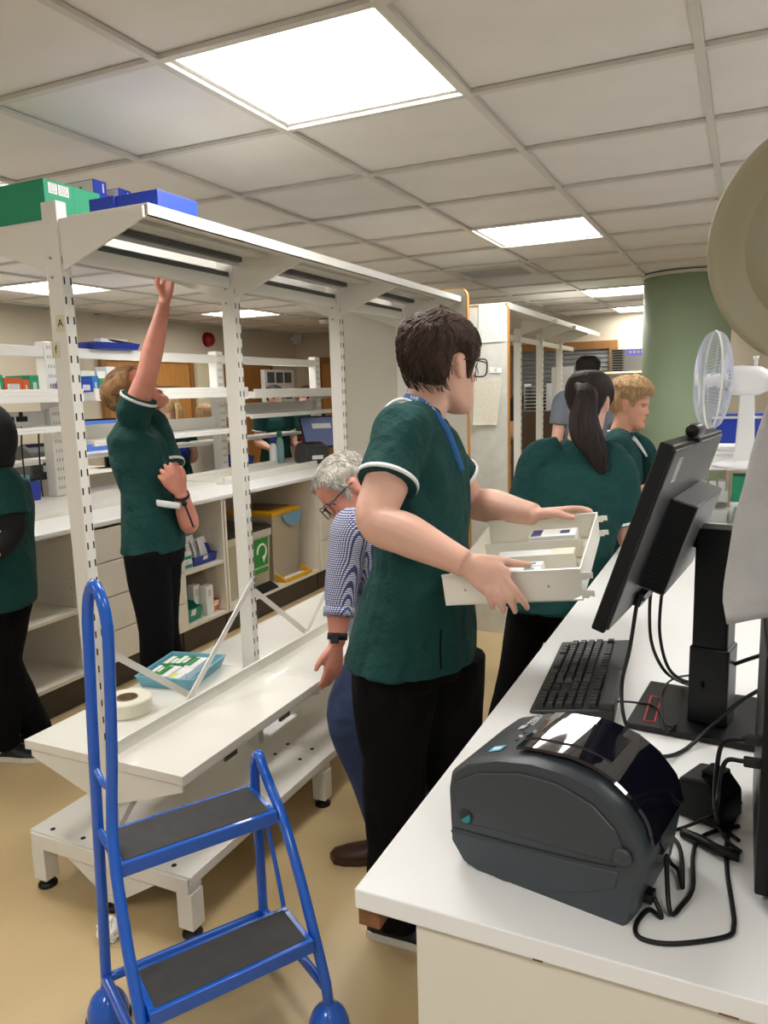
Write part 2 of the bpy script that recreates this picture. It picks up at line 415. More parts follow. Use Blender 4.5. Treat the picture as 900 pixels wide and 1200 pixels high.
# base platform
zb = .20
for k in range(3):
    y0, y1 = (PY[0]-.025 if k == 0 else PY[k]), PY[k+1] if k < 2 else PY[3]+.02
    b = MB()
    b.box((-2.02, y0+.001, zb-.006), (-1.376, y1-.001, zb)); b.box((-1.382, y0+.001, zb-.03), (-1.376, y1-.001, zb-.006)); b.box((-2.02, y0+.001, zb-.03), (-2.014, y1-.001, zb-.006))
    pl = b.build('base_shelf', M_cream, U, bevel=.0015)
    h = MB()
    for x in (-1.95, -1.46, -1.82, -1.57):
        for y in (y0+.03, y1-.06): h.lathe([(.008, 0), (.008, .0012)], (x, y, zb), Z, 10)
    tag(h.build('bolt_hole', M_dark, pl), kind='stuff')
for k, y in enumerate(PY):
    MB().box((-2.0125, y-.03, zb-.055), (-1.3835, y+.03, zb-.0065)).build('base_beam', M_cream, U, bevel=.002)
    g = MB().prism([(-2.0+.1, y-.012, zb-.055), (-1.4-.1, y-.012, zb-.055), (PX+.05, y-.012, zb-.15), (PX-.05, y-.012, zb-.15)], (0, .024, 0)); g.build('gusset', M_cream, U)
    for x in (-1.992, -1.404):
        lg = MB().box((x-.027, y-.027, .03), (x+.027, y+.027, zb-.055)).build('leg', M_cream, U, bevel=.002)
        MB().lathe([(.03, 0), (.03, .008), (.02, .016), (.008, .018), (.008, .032)], (x, y, 0), Z, 16).build('adjustable_foot', M_black, lg, True)
    if k in (0,):
        lg = MB().box((PX-.02, y-.02, .03), (PX+.02, y+.02, zb-.15)).build('leg', M_cream, U)
        MB().lathe([(.03, 0), (.03, .008), (.02, .016), (.008, .018), (.008, .032)], (PX, y, 0), Z, 16).build('adjustable_foot', M_black, lg, True)
# low shelves, near side and far side
zl = .50
for k in range(3):
    y0, y1 = PY[k]-(.014 if k == 0 else 0), PY[k+1]
    for (xa, xb, side) in ((-1.662, -1.388, 1), (-2.016, -1.738, -1)):
        b = MB(); b.box((xa, y0+.001, zl-.004), (xb, y1-.001, zl))
        edge = xb if side > 0 else xa; back = xa if side > 0 else xb
        b.box((edge-side*.003, y0+.001, zl-.028), (edge, y1-.001, zl-.004))
        b.box((edge-side*.016, y0+.001, zl-.03), (edge, y1-.001, zl-.027))
        b.box((xa+.004, y0+.001, zl-.028), (xb-.004, y0+.004, zl-.004)); b.box((xa+.004, y1-.004, zl-.028), (xb-.004, y1-.001, zl-.004))
        if side > 0: b.box((back, y0+.001, zl), (back+.003, y1-.001, zl+.042)); b.box((back, y0+.001, zl+.042), (back+.010, y1-.001, zl+.045))
        else: b.box((back-.003, y0+.001, zl-.05), (back, y1-.001, zl-.004))
        b.build('low_shelf', M_cream, U)
    for sx in (.3, .7):
        MB().box((-1.40, y0+.77*sx-.03, zl-.05), (-1.392, y0+.77*sx+.03, zl-.03)).build('shelf_clip', M_chan, U)
for k, y in enumerate(PY):
    for s in (1, -1):
        MB().prism([(PX+s*.028, y-.004, zl-.035), (PX+s*.30, y-.004, zl-.035), (PX+s*.30, y-.004, zl-.055), (PX+s*.028, y-.004, zl-.15)], (0, .006, 0)).build('low_bracket', M_cream, U)
        # top bracket
        MB().prism([(PX+s*.028, y-.012, 2.028), (PX+s*.315, y-.012, 2.028), (PX+s*.315, y-.012, 2.0), (PX+s*.028, y-.012, 1.895)], (0, .008, 0)).build('top_bracket', M_cream, U)
for k in range(3):
    y0, y1 = PY[k], PY[k+1]
    if k == 2: y1 += .05
    MB().box((-1.66, y0+.02, .352), (-1.646, y1-.02, .372)).build('support_rail', M_cream, U)
    for s in (1, -1):
        xa, xb = PX+s*.045, PX+s*.322
        b = MB(); b.box((xa, y0+.001, 2.032), (xb, y1-.001, 2.036)); b.box((xb-s*.004, y0+.001, 2.004), (xb, y1-.001, 2.032)); b.box((xb-s*.02, y0+.001, 2.004), (xb, y1-.001, 2.007)); b.box((xa, y0+.001, 2.004), (xa+s*.004, y1-.001, 2.032))
        sh = b.build('top_shelf', M_cream, U)
        MB().box((xa+s*.012, y0+.03, 2.014), (xa+s*.035, y1-.03, 2.03)).build('channel', M_chan, sh)
        MB().box((xa+s*.10, y0+.03, 2.020), (xa+s*.15, y1-.03, 2.031)).build('stiffener', M_shunder, sh)
    MB().box((PX-.016, y0+.02, 1.932), (PX+.016, PY[k+1]-.02, 1.970)).build('tie_beam', M_cream, U, bevel=.002)
    MB().box((PX-.012, y0+.02, 1.972), (PX+.012, PY[k+1]-.02, 1.987)).build('tie_channel', M_chan, U)
    if k < 2:
        for ya, yb in ((y1, y0), (y0, y1)):
            dx = .032 if ya > yb else -.034
            a = Vector((PX+dx, ya+(-.0 if ya > yb else .0), .86)); b_ = Vector((PX+dx, yb, .26)); d = b_-a
            n_ = Vector((0, -d.z, d.y)).normalized()*.022
            mb = MB(); mb.cbox((a+b_)/2, d, n_, (.004, 0, 0)); mb.build('cross_brace', M_cream, U)
            MB().lathe([(.007, 0), (.007, .006)], a+Vector((.002 if dx > 0 else -.008, 0, 0)), X, 8).build('bolt', M_steel, U)
# stickers with hand written letters
M_tape = mat('cream_tape', (214, 206, 176), .6); M_ink = mat('black_ink', (15, 15, 15), .6)
for s_, (u, v), sz in (('A', (71, 379), .03), ('f', (66, 410), .03)):
    c = W(u, v, y=PY[0]-.0185)
    st = MB().box((c.x-.017, c.y-.0008, c.z-.022), (c.x+.014, c.y, c.z+.022)).build('letter_sticker', M_tape, U)
    text_mesh('letter', s_, M_ink, st, (c.x, c.y-.0012, c.z), X, Z, sz)
c = W(275, 272, x=-1.377)
st = MB().box((-1.3775, 1.93, 2.008), (-1.3765, 1.99, 2.028)).build('shelf_ticket', M_paper, U)
# end panel with timber edge
M_panel = mat('grey_green_laminate', (205, 203, 188), .5, var=(1.5, .02))
M_edge = mat('timber_lipping', (196, 138, 72), .45)
def round_panel(name, label, x0, x1, y, z0, z1, r, m, th=.028):
    t = thing(name, label, 'panel', ((x0+x1)/2, y, z0))
    def outline(inset):
        pts = [(x0+inset, z0), (x1-inset, z0)]
        for k in range(9):
            a = math.pi/2*k/8; pts.append((x1-inset-(r-inset)*(1-math.cos(a)), z1-inset-(r-inset)*(1-math.sin(a))))
        for k in range(9):
            a = math.pi/2*k/8; pts.append((x0+inset+(r-inset)*(1-math.sin(a)), z1-inset-(r-inset)*(1-math.cos(a))))
        return pts
    MB().prism([(p[0], y, p[1]) for p in outline(.006)], (0, th, 0)).build('board', m, t)
    o_, i_ = outline(0), outline(.0065)
    mb = MB(); n = len(o_)
    R = [[(a[0], y-.002, a[1]) for a in o_], [(a[0], y+th+.002, a[1]) for a in o_], [(a[0], y+th+.002, a[1]) for a in i_], [(a[0], y-.002, a[1]) for a in i_]]
    mb.rings(R, cap=False, closed=True); mb.build('timber_edge', M_edge, t)
    return t
round_panel('end_panel', 'tall grey green end panel with rounded timber edge behind the man with the tray', -2.10, -1.352, 3.952, 0.0, 2.085, .05, M_panel)
M_marble = mat('pale_marbled_laminate', (206, 205, 196), .5, var=(14, .07))
np_ = round_panel('notice_panel', 'pale marbled end panel with taped paper notices', -1.62, -1.315, 4.60, 0.0, 2.052, .03, M_marble)
def sheet(name, label, pts, m, cat='notice', th=.001, curl=0.0, lift=.001):
    """sheet of paper on the notice panel, from its four corners"""
    q = [Vector(p) for p in pts]; n = 10; vs = []; fs = []
    nrm = (q[1]-q[0]).cross(q[3]-q[0]).normalized()
    if nrm.dot(CAM-q[0]) < 0: nrm = -nrm
    for layer in (lift+th, lift):
        for j in range(n+1):
            t_ = j/n
            for i in range(n+1):
                s_ = i/n
                p = q[0]*(1-s_)*(1-t_)+q[1]*s_*(1-t_)+q[2]*s_*t_+q[3]*(1-s_)*t_
                vs.append(p+nrm*(layer+curl*(t_**3)*(.6+.4*math.cos(s_*5))))
    k = (n+1)*(n+1)
    for L in (0, k):
        for j in range(n):
            for i in range(n):
                a = L+j*(n+1)+i; f_ = [a, a+1, a+n+2, a+n+1]; fs.append(f_ if L else f_[::-1])
    rim = [i for i in range(n+1)]+[j*(n+1)+n for j in range(1, n+1)]+[n*(n+1)+i for i in range(n-1, -1, -1)]+[j*(n+1) for j in range(n-1, 0, -1)]
    for a, b in zip(rim, rim[1:]+rim[:1]): fs.append([a, b, b+k, a+k])
    mb = MB(); mb.add(vs, fs); o = mb.build(name, m)
    bm = bmesh.new(); bm.from_mesh(o.data); bmesh.ops.recalc_face_normals(bm, faces=bm.faces); bm.to_mesh(o.data); bm.free()
    tag(o, label, cat); return rebase(o)
M_print = print_mat('printed_notice', (228, 226, 218), (168, 168, 165), 30, 22, 'X', .5)
yp = 4.596
sheet('paper_notice', 'printed table sheet taped at the top of the marbled panel', [W(561, 357, y=yp), W(592, 356, y=yp), W(591, 400, y=yp), W(561, 402, y=yp)], M_print)
sheet('paper_notice', 'curling yellowed printed sheet taped low on the marbled panel', [W(556, 446, y=yp), W(588, 443, y=yp), W(583, 498, y=yp), W(555, 498, y=yp)], print_mat('printed_notice_b', (222, 216, 198), (176, 170, 156), 26, 26, 'X', .52), curl=.02)
tk = sheet('label_slip', 'small white slip marked with the letter C', [W(574, 430, y=yp), W(588, 431, y=yp), W(588, 437, y=yp), W(574, 437, y=yp)], M_paper, 'label')
c = W(581, 433.5, y=yp-.003); text_mesh('letter', 'C', M_ink, tk, c, X, Z, .026)
# second shelving unit behind the notice panel
U2 = thing('shelving_unit', 'second cream shelving unit behind the marbled notice panel', 'shelving', (-1.62, 5.7, 0))
P2 = [5.85, 6.55, 7.3]; X2 = -1.60
for y in P2:
    p = MB().box((X2-.028, y-.018, 0), (X2+.028, y+.018, 2.0)).build('post', M_cream, U2, bevel=.003)
    s = MB(); slots(s, X2+.028, y, .3, 1.9); tag(s.build('slot_row', M_dark, p), kind='stuff')
    MB().prism([(X2+.028, y-.004, 2.05), (X2+.3, y-.004, 2.05), (X2+.3, y-.004, 2.03), (X2+.028, y-.004, 1.95)], (0, .008, 0)).build('top_bracket', M_cream, U2)
for a, b in ((4.64, 5.85), (5.85, 6.55), (6.55, 7.9)):
    m_ = MB(); m_.box((-1.95, a+.001, 2.062), (-1.30 if False else -1.33, b-.001, 2.068)); m_.box((-1.335, a+.001, 2.03), (-1.33, b-.001, 2.062)); m_.build('top_shelf', M_cream, U2)
MB().box((X2-.012, 4.64, 1.90), (X2+.012, 7.9, 1.94)).build('tie_beam', M_cream, U2)
for a, b in ((4.64, 5.85), (5.85, 6.55), (6.55, 7.9)):
    MB().box((-1.95, a+.001, .18), (-1.36, b-.001, .2)).build('base_shelf', M_cream, U2)
MB().box((-1.93, 4.64, 0), (-1.4, 7.88, .18)).build('plinth', M_plinth, U2)
# ---------------------------------------------------------------- cartons on the top shelf
M_gcard = mat('green_carton', (28, 152, 108), .55); M_bcard = mat('blue_carton', (22, 58, 178), .5); M_wlabel = print_mat('white_label', (236, 236, 232), (70, 70, 70), 14, 9, 'Y', .45)
def carton(name, label, x0, x1, y0, y1, z0, z1, m, cat='carton', group=None, lid=None):
    t = thing(name, label, cat, ((x0+x1)/2, (y0+y1)/2, z0), group)
    MB().box((x0, y0, z0), (x1, y1, z1)).build('box_body', m, t, bevel=.002)
    f = MB(); f.box((x1, (y0+y1)/2-.0006, z0+.003), (x1+.0004, (y0+y1)/2+.0006, z1)); f.box((x0+.004, (y0+y1)/2-.0008, z1), (x1-.004, (y0+y1)/2+.0008, z1+.0006))
    f.build('flap_seam', lid or m, t)
    return t
zt = 2.0365
ca = W(50, 208, x=-1.74); cb = W(117, 226, x=-1.74)
t = carton('green_carton', 'large green carton with a white barcode label on the top shelf', -2.0, -1.74, ca.y, cb.y, zt, ca.z, M_gcard)
la = W(56, 213, x=-1.739); lb = W(81, 232, x=-1.739)
MB().box((-1.7396, la.y, lb.z), (-1.739, la.y+(lb.y-la.y)*.42, la.z)).build('barcode_label', M_wlabel, t); MB().box((-1.7396, la.y+(lb.y-la.y)*.48, lb.z), (-1.739, lb.y, la.z)).build('barcode_label', M_wlabel, t)
M_wbcard = mat('white_printed_carton', (222, 214, 206), .5); M_odot = mat('brown_print', (150, 84, 52), .6)
def blue_box(label, x1, u0, u1, v0, dep, m=M_bcard, h=None, white=False):
    a = W(u0, v0, x=x1); b = W(u1, v0, x=x1)
    t = thing('blue_carton', label, 'carton', (x1-dep/2, (a.y+b.y)/2, zt), 'blue cartons on the top shelf')
    z1 = (h if h else a.z)
    MB().box((x1-dep, a.y, zt), (x1, b.y, z1)).build('box_body', m, t, bevel=.0015)
    if white:
        MB().box((x1-dep+.001, a.y-.0008, zt+.002), (x1-.004, a.y, z1-.003)).build('white_side_print', M_wbcard, t)
        for q in (.3, .55, .8): MB().box((x1-dep*q-.006, a.y-.0014, z1-.03), (x1-dep*q+.006, a.y-.0008, z1-.018)).build('print_mark', M_odot, t)
        MB().box((x1, b.y-.018, z1-.035), (x1+.0006, b.y-.012, z1-.008)).build('white_lettering', M_paper, t)
    return t
blue_box('tall blue and white carton directly behind the green carton', -1.86, 109, 124, 209, .18, white=True)
blue_box('small blue and white carton standing between the tall blue carton and the long one', -1.86, 139, 153, 220, .16, white=True)
blue_box('low blue carton in front of the small blue and white cartons', -1.56, 133, 160, 229, .09)
blue_box('long blue carton at the right end of the cartons on the top shelf', -1.415, 184, 230, 221, .15)
# ---------------------------------------------------------------- things lying on the low shelf and floor
M_teal = mat('pale_blue_plastic', (112, 172, 190), .4); M_tapew = mat('tape_roll_paper', (232, 228, 208), .5); M_core = mat('cardboard_core', (138, 118, 92), .7)
c = W(149, 825, z=.5); c.x = -1.90; c = Vector((-1.885, c.y, .5)); c = W(150, 833, z=.5)
t = thing('tape_roll', 'thick roll of white labels lying flat on the low shelf', 'roll', c)
R_, r_ = .082, .036
MB().rings([[c+Vector((math.cos(a*math.pi/18)*q, math.sin(a*math.pi/18)*q, h)) for a in range(36)] for q, h in ((r_, .002), (R_, .002), (R_, .046), (R_-.004, .05), (r_+.004, .05), (r_, .047))], cap=False, closed=True).build('label_winding', M_tapew, t, False)
MB().rings([[c+Vector((math.cos(a*math.pi/18)*q, math.sin(a*math.pi/18)*q, h)) for a in range(36)] for q, h in ((r_-.003, .003), (r_, .003), (r_, .051), (r_-.003, .051))], cap=False, closed=True).build('core', M_core, t, False)
# tray of medicine packets
q = [W(157, 797, z=.5), W(211, 762, z=.545), W(273, 768, z=.53), W(224, 810, z=.5)]
q0 = Vector((W(160, 806, z=.5)[:])); 
ax = (W(226, 811, z=.5)-q0); ax.z = 0
L1 = ax.length; ax.normalize(); ay = Vector((-ax.y, ax.x, 0)); L2 = .27
t = thing('medicine_tray', 'shallow pale blue plastic tray of medicine packets on the low shelf', 'tray', q0+ax*L1/2+ay*L2/2)
def fr(a, b, h): return q0+ax*a+ay*b+Z*h
o_ = [(0, 0), (L1, 0), (L1, L2), (0, L2)]
def ringr(ins, h): return [fr(ins, ins, h), fr(L1-ins, ins, h), fr(L1-ins, L2-ins, h), fr(ins, L2-ins, h)]
MB().rings([ringr(.014, .001), ringr(0, .042), ringr(-.004, .044), ringr(-.004, .046), ringr(.004, .046), ringr(.016, .006)], cap=True).build('tray_shell', M_teal, t)
M_gpack = mat('green_packet', (30, 132, 62), .45); M_wpack = mat('white_packet', (235, 236, 234), .45); M_ypack = mat('yellow_label', (218, 224, 60), .5)
def packet(label, a, b, w, l, h, m, z=.008, band=None, rot=0.0, group='packets in the blue tray', cat='medicine packet', fr=fr):
    c = fr(a, b, z); e1 = ax*math.cos(rot)+ay*math.sin(rot); e2 = -ax*math.sin(rot)+ay*math.cos(rot)
    t = thing('medicine_packet', label, cat, c+e1*w/2+e2*l/2, group)
    MB().obox(c, e1*w, e2*l, Z*h).build('packet_box', m, t, bevel=.0012)
    if band:
        MB().obox(c+Z*(h+.0002)+e2*l*.1+e1*w*.06, e1*w*.4, e2*l*.8, Z*.0006).build('printed_band', band, t)
        MB().obox(c+Z*(h+.0002)+e2*l*.2+e1*w*.6, e1*w*.3, e2*l*.5, Z*.0006).build('printed_text', M_wlabel, t)
    return t
packet('green packet at the back left of the blue tray', .015, .15, .05, .10, .030, M_gpack, band=M_paper)
packet('green and white packet in the middle of the blue tray', .068, .15, .045, .10, .034, M_gpack, band=M_paper)
packet('white packet with green band at the back right of the blue tray', .116, .14, .05, .11, .03, M_wpack, band=M_gpack)
packet('second green packet lying in front in the blue tray', .018, .055, .04, .09, .03, M_gpack, band=M_paper)
packet('long white packet in the middle front of the blue tray', .062, .03, .05, .11, .032, M_wpack, band=M_gpack)
packet('small white packet with yellow label in the blue tray', .118, .022, .045, .05, .03, M_wpack, band=M_ypack)
packet('white leaflet pack at the right end of the blue tray', .118, .078, .05, .055, .03, M_wpack)
# crumpled tissue
c = W(128, 1100, z=0.0)
t = MB(); t.ball(c+Z*.03, (.035, .03, .03), 14, 10)
for i, v in enumerate(t.v): 
    nv = noise.noise(v*60)*.016+noise.noise(v*140)*.008; t.v[i] = v+(v-(c+Z*.03)).normalized()*nv; t.v[i].z = max(t.v[i].z, .001)
o = t.build('crumpled_tissue', M_paper); tag(o, 'crumpled white tissue on the floor behind the blue steps', 'tissue'); rebase(o)
# ================================================================ blue step ladder
M_blue = mat('gloss_blue_paint', (22, 92, 196), .22, coat=.5, var=(9, .05)); M_tread = mat('black_ribbed_rubber', (58, 57, 56), .75, bump=(160, .4, .002), var=(30, .12))
LO = Vector((-1.397, 1.241, 0)); lw = Vector((.53, .848, 0)).normalized(); lf = Vector((.848, -.53, 0)).normalized()
def lp(w, f, z): return LO+lw*w+lf*f+Z*z
LD = thing('step_ladder', 'blue tubular two-tread safety steps with tall handrail', 'step ladder', lp(.2, .17, 0))
tr = .0135
def ltube(pts, name='tube', r=tr, n=14, sm=6): return MB().tube(bez([lp(*p) for p in pts], sm), r, n).build(name, M_blue, LD, True)
ltube([(0, 0, .06), (.010, 0.002, .35), (.020, .008, .7), (.031, .012, 1.0), (.034, .016, 1.065), (.038, .032, 1.112), (.044, .062, 1.137), (.050, .092, 1.112), (.054, .108, 1.065), (.053, .112, 1.0), (.042, .104, .75), (.032, .104, .63), (.020, .138, .52), (.012, .24, .34), (.012, .34, .17), (.012, .365, .10), (.012, .37, .06)], 'tall_handrail')
ltube([(.43, 0, .06), (.43, -.002, .3), (.43, -.008, .50), (.43, 0.0, .565), (.43, .028, .60), (.43, .058, .57), (.435, .085, .53), (.437, .15, .47), (.438, .24, .34), (.438, .335, .17), (.438, .358, .11), (.438, .36, .06)], 'side_rail')
ltube([(0, 0, .115), (.2, 0, .115), (.43, 0, .115)], 'rear_brace', .012)
ltube([(0, 0, .125), (0.006, .18, .125), (.012, .355, .125)], 'side_brace', .012)
ltube([(.43, 0, .125), (.434, .18, .125), (.438, .35, .125)], 'side_brace', .012)
ltube([(.435, .01, .47), (.437, .09, .3), (.438, .15, .13)], 'diagonal_strut', .006)
ltube([(.020, .008, .68), (.028, .055, .655), (.037, .104, .665)], 'rail_link', .008)
ltube([(.016, .008, .52), (.016, .05, .52), (.014, .12, .53)], 'rail_link', .008)
for z, f0, f1 in ((.5, -.015, .155), (.25, .18, .335)):
    fr_ = MB(); a0, a1 = .025, .42
    for (wa, wb, fa, fb) in ((a0, a1, f0, f0+.018), (a0, a1, f1-.018, f1), (a0, a0+.018, f0+.018, f1-.018), (a1-.018, a1, f0+.018, f1-.018)):
        fr_.obox(lp(wa, fa, z-.034), lw*(wb-wa), lf*(fb-fa), Z*.034)
    fr_.obox(lp(a0+.018, f0+.018, z-.012), lw*(a1-a0-.036), lf*(f1-f0-.036), Z*.006)
    st = fr_.build('tread_frame', M_blue, LD, bevel=.004, seg=3)
    MB().obox(lp(a0+.014, f0+.012, z-.005), lw*(a1-a0-.028), lf*(f1-f0-.024), Z*.007).build('tread_mat', M_tread, LD, bevel=.002)
for (w, f) in ((0, 0), (.43, 0), (.012, .37), (.438, .36)):
    c = lp(w, f, 0)
    d = MB().lathe([(.05, .012), (.052, .02), (.049, .042), (.040, .064), (.026, .08), (.014, .088), (.012, .1)], c, Z, 28).build('dome_castor', M_blue, LD, True)
    MB().lathe([(.048, 0), (.055, .002), (.056, .011), (.05, .013)], c, Z, 28).build('rubber_ring', M_rubber, d, True)
# ================================================================ left island bench
FX = -3.0; BX = -4.12
o = MB(); o.box((BX, 1.2, .9), (FX, 6.9, .93)); wt = o.build('worktop', M_white, bevel=.008, seg=3)
tag(wt, 'long white worktop of the bench along the left', 'worktop'); rebase(wt)
def cab(name, label, y0, y1, kind, shelf=None, drawers=None):
    t = thing(name, label, 'cabinet', (-3.3, (y0+y1)/2, 0), 'cabinets under the left bench')
    xb, xf = -3.62, FX-.02
    MB().box((xb, y0+.001, .15), (xf, y0+.019, .899)).build('side_panel', M_offw, t); MB().box((xb, y1-.019, .15), (xf, y1-.001, .899)).build('side_panel', M_offw, t)
    MB().box((xb, y0+.019, .15), (xb+.01, y1-.019, .899)).build('back_panel', M_offw, t)
    MB().box((xb+.01, y0+.019, .15), (xf, y1-.019, .17)).build('bottom_panel', M_offw, t)
    MB().box((xb, y0+.001, 0), (FX-.05, y1-.001, .15)).build('plinth', M_plinth, t)
    if shelf: MB().box((xb+.01, y0+.019, shelf-.018), (xf-.004, y1-.019, shelf)).build('shelf', M_offw, t)
    if shelf:
        h = MB()
        for k in range(8):
            for x in (-3.1, -3.5): h.lathe([(.003, 0), (.003, .0008)], (x, y1-.0192, .35+.05*k), (0, -1, 0), 6)
        tag(h.build('peg_holes', M_dark, t), kind='stuff')
    if drawers:
        for a, b in zip(drawers[:-1], drawers[1:]):
            d = MB().box((xf, y0+.003, a+.003), (xf+.018, y1-.003, b-.003)).build('drawer', M_offw, t, bevel=.0015)
            ym = (y0+y1)/2; zm = (a+b)/2+.03
            MB().tube(bez([(xf+.018, ym-.05, zm), (xf+.036, ym-.045, zm-.004), (xf+.04, ym, zm-.012), (xf+.036, ym+.045, zm-.004), (xf+.018, ym+.05, zm)], 4), .005, 8).build('handle', M_white, d, True)
    return t
cab('base_cabinet', 'open white base cabinet with one shelf beside the person in a black headscarf', 1.22, 2.79, 'open', .50)
cab('drawer_cabinet', 'white drawer cabinet behind the woman reaching up', 2.80, 3.53, 'd', None, [.155, .33, .52, .71, .89])
cab('base_cabinet', 'open white base cabinet holding small bins and cartons', 3.54, 3.96, 'open', .505)
cab('bin_bay', 'open bay under the bench that houses two waste bins', 3.97, 5.16, 'open')
cab('drawer_cabinet', 'white drawer cabinet at the far end behind the grey haired man', 5.17, 5.75, 'd', None, [.155, .40, .57, .73, .89])
cab('base_cabinet', 'closed white end cabinet of the left bench', 5.76, 6.88, 'd', None, [.155, .89])
# contents of the open cabinet
M_blueb = mat('blue_bin_plastic', (28, 52, 150), .4); M_tealb = mat('teal_bin_plastic', (34, 140, 118), .4); M_orb = mat('orange_bin_plastic', (222, 108, 40), .4)
def parts_bin(name, label, x1, dep, y0, y1, z0, h, m, low=.55, cat='bin', group=None, tick=True):
    t = thing(name, label, cat, (x1-dep/2, (y0+y1)/2, z0), group); w = .004
    s = [(x1-dep, z0), (x1-.02, z0), (x1, z0+h*low), (x1-.05, z0+h*low), (x1-.07, z0+h), (x1-dep, z0+h)]
    for y in (y0, y1-w): MB().prism([(p[0], y, p[1]) for p in s], (0, w, 0)).build('side', m, t)
    MB().box((x1-dep, y0+w, z0), (x1-.02, y1-w, z0+w)).build('bottom', m, t)
    MB().box((x1-dep, y0+w, z0+w), (x1-dep+w, y1-w, z0+h)).build('back', m, t)
    f = MB().prism([(x1-.02, y0+w, z0), (x1, y0+w, z0+h*low), (x1-.005, y0+w, z0+h*low), (x1-.025, y0+w, z0+w)], (0, y1-y0-2*w, 0)).build('front', m, t)
    if tick: MB().obox((x1-.0105, (y0+y1)/2-.022, z0+h*low*.45), (0, .044, 0), (.0085, 0, h*low*.45), (.0008, 0, -.0002)).build('label', M_paper, t)
    return t
zs = .506
t = parts_bin('blue_parts_bin', 'blue parts bin stuffed with leaflets on the cabinet shelf', -3.06, .24, 3.70, 3.925, zs, .11, M_blueb)
for k in range(5):
    c = Vector((-3.24+.028*k, 3.735+.028*k, zs+.012))
    MB().obox(c, (.0, .09, .01), (-.05, 0.02, .12+.012*(k % 3)), (.004, 0, .001)).build('leaflet', M_paper, t)
def stack_box(label, x1, dep, y0, y1, z0, h, m, band=None, name='carton', cat='carton', group=None):
    t = thing(name, label, cat, (x1-dep/2, (y0+y1)/2, z0), group)
    MB().box((x1-dep, y0, z0), (x1, y1, z0+h)).build('box_body', m, t, bevel=.0015)
    if band: MB().box((x1, y0+.004, z0+h*.12), (x1+.0006, y1-.004, z0+h*.5)).build('printed_band', band, t)
    MB().box((x1, y0+(y1-y0)*.2, z0+h*.62), (x1+.0006, y0+(y1-y0)*.75, z0+h*.86)).build('printed_text', M_wlabel, t)
    return t
stack_box('green and white carton at the bottom of the pile on the cabinet shelf', -3.07, .16, 3.575, 3.69, zs, .055, M_wpack, M_tealb); stack_box('green and white carton on top of the pile on the cabinet shelf', -3.075, .16, 3.575, 3.69, zs+.0555, .05, M_wpack, M_tealb)
zs = .171
parts_bin('teal_parts_bin', 'teal parts bin low in the open cabinet', -3.05, .2, 3.57, 3.735, zs, .11, M_tealb, .8)
parts_bin('orange_parts_bin', 'orange parts bin low in the open cabinet', -3.07, .2, 3.875, 3.935, zs, .13, M_orb, .6)
stack_box('white upright carton in front low in the open cabinet', -3.06, .05, 3.79, 3.86, zs, .19, M_wpack); stack_box('shorter white carton behind the upright carton', -3.12, .05, 3.74, 3.805, zs, .2, M_wpack)
M_cap = mat('black_bottle_cap', (20, 20, 22), .4); M_brownb = mat('red_brown_bottle', (128, 60, 46), .25)
for k, (x, y) in enumerate(((-3.27, 3.62), (-3.27, 3.685), (-3.27, 3.75))):
    t = thing('medicine_bottle', ['red brown bottle with black cap nearest the woman, low in the cabinet', 'middle red brown bottle with black cap low in the cabinet', 'red brown bottle with black cap behind the white cartons'][k], 'bottle', (x, y, zs), 'bottles in the open cabinet')
    b = MB().lathe([(.026, 0), (.028, .004), (.028, .13), (.022, .15), (.012, .162), (.012, .175)], (x, y, zs), Z, 16).build('bottle_body', M_brownb, t, True)
    MB().lathe([(.014, .17), (.015, .2), (.013, .203)], (x, y, zs), Z, 16).build('cap', M_cap, t, True)
    MB().rings([[(x+math.cos(a*math.pi/8)*.0285, y+math.sin(a*math.pi/8)*.0285, zs+h) for a in range(16)] for h in (.03, .1)], cap=False).build('label', M_paper, t, True)
# waste bins
M_bin = mat('grey_beige_bin', (176, 166, 144), .45); M_blid = mat('black_bin_lid', (30, 28, 26), .4); M_ylid = mat('yellow_bin_lid', (226, 168, 28), .4); M_sgreen = mat('recycling_green', (38, 142, 58), .4); M_bluebag = mat('pale_blue_bag', (118, 166, 200), .45, bump=(40, .6, .01))
def bin_(name, label, x1, dep, y0, y1, h, lidm):
    z0 = .171; t = thing(name, label, 'waste bin', (x1-dep/2, (y0+y1)/2, z0)); tp = .018
    def rr(ins, z): return [(x1-dep+ins, y0+ins, z), (x1-ins, y0+ins, z), (x1-ins, y1-ins, z), (x1-dep+ins, y1-ins, z)]
    MB().rings([rr(tp, z0), rr(0, z0+h-.03), rr(-.004, z0+h-.028), rr(-.004, z0+h)]).build('bin_body', M_bin, t, bevel=.008, seg=3)
    l = MB().rings([rr(-.008, z0+h), rr(-.008, z0+h+.022), rr(.012, z0+h+.035)]).build('lid', lidm, t, bevel=.004)
    return t, z0, l
t, z0, l = bin_('recycling_bin', 'grey recycling bin with black lid and green arrow sign', -3.10, .40, 4.10, 4.60, .43, M_blid)
MB().rings([[(-3.10+q, 4.10+q2, z0+.43-h) for q, q2 in ((.006, -.006), (.006, .506), (-.406, .506), (-.406, -.006))] for h in (0, .05)], cap=False).build('bin_bag', mat('clear_bag', (200, 194, 178), .35, bump=(50, .6, .01)), t)
sg = MB().obox((-3.106, 4.39, z0+.12), (0, .17, 0), (.0105, 0, .25), (.0012, 0, -.0001)).build('recycling_sign', M_sgreen, t)
bdr = MB(); sc = Vector((-3.097, 4.475, z0+.275))
MB().tube(bez([sc+Vector((.0015+.0105*(math.sin(a)*.055)/.25, math.cos(a)*.055, math.sin(a)*.055)) for a in [math.radians(q) for q in range(-60, 215, 25)]], 3), .007, 6).build('arrow_loop', M_paper, sg)
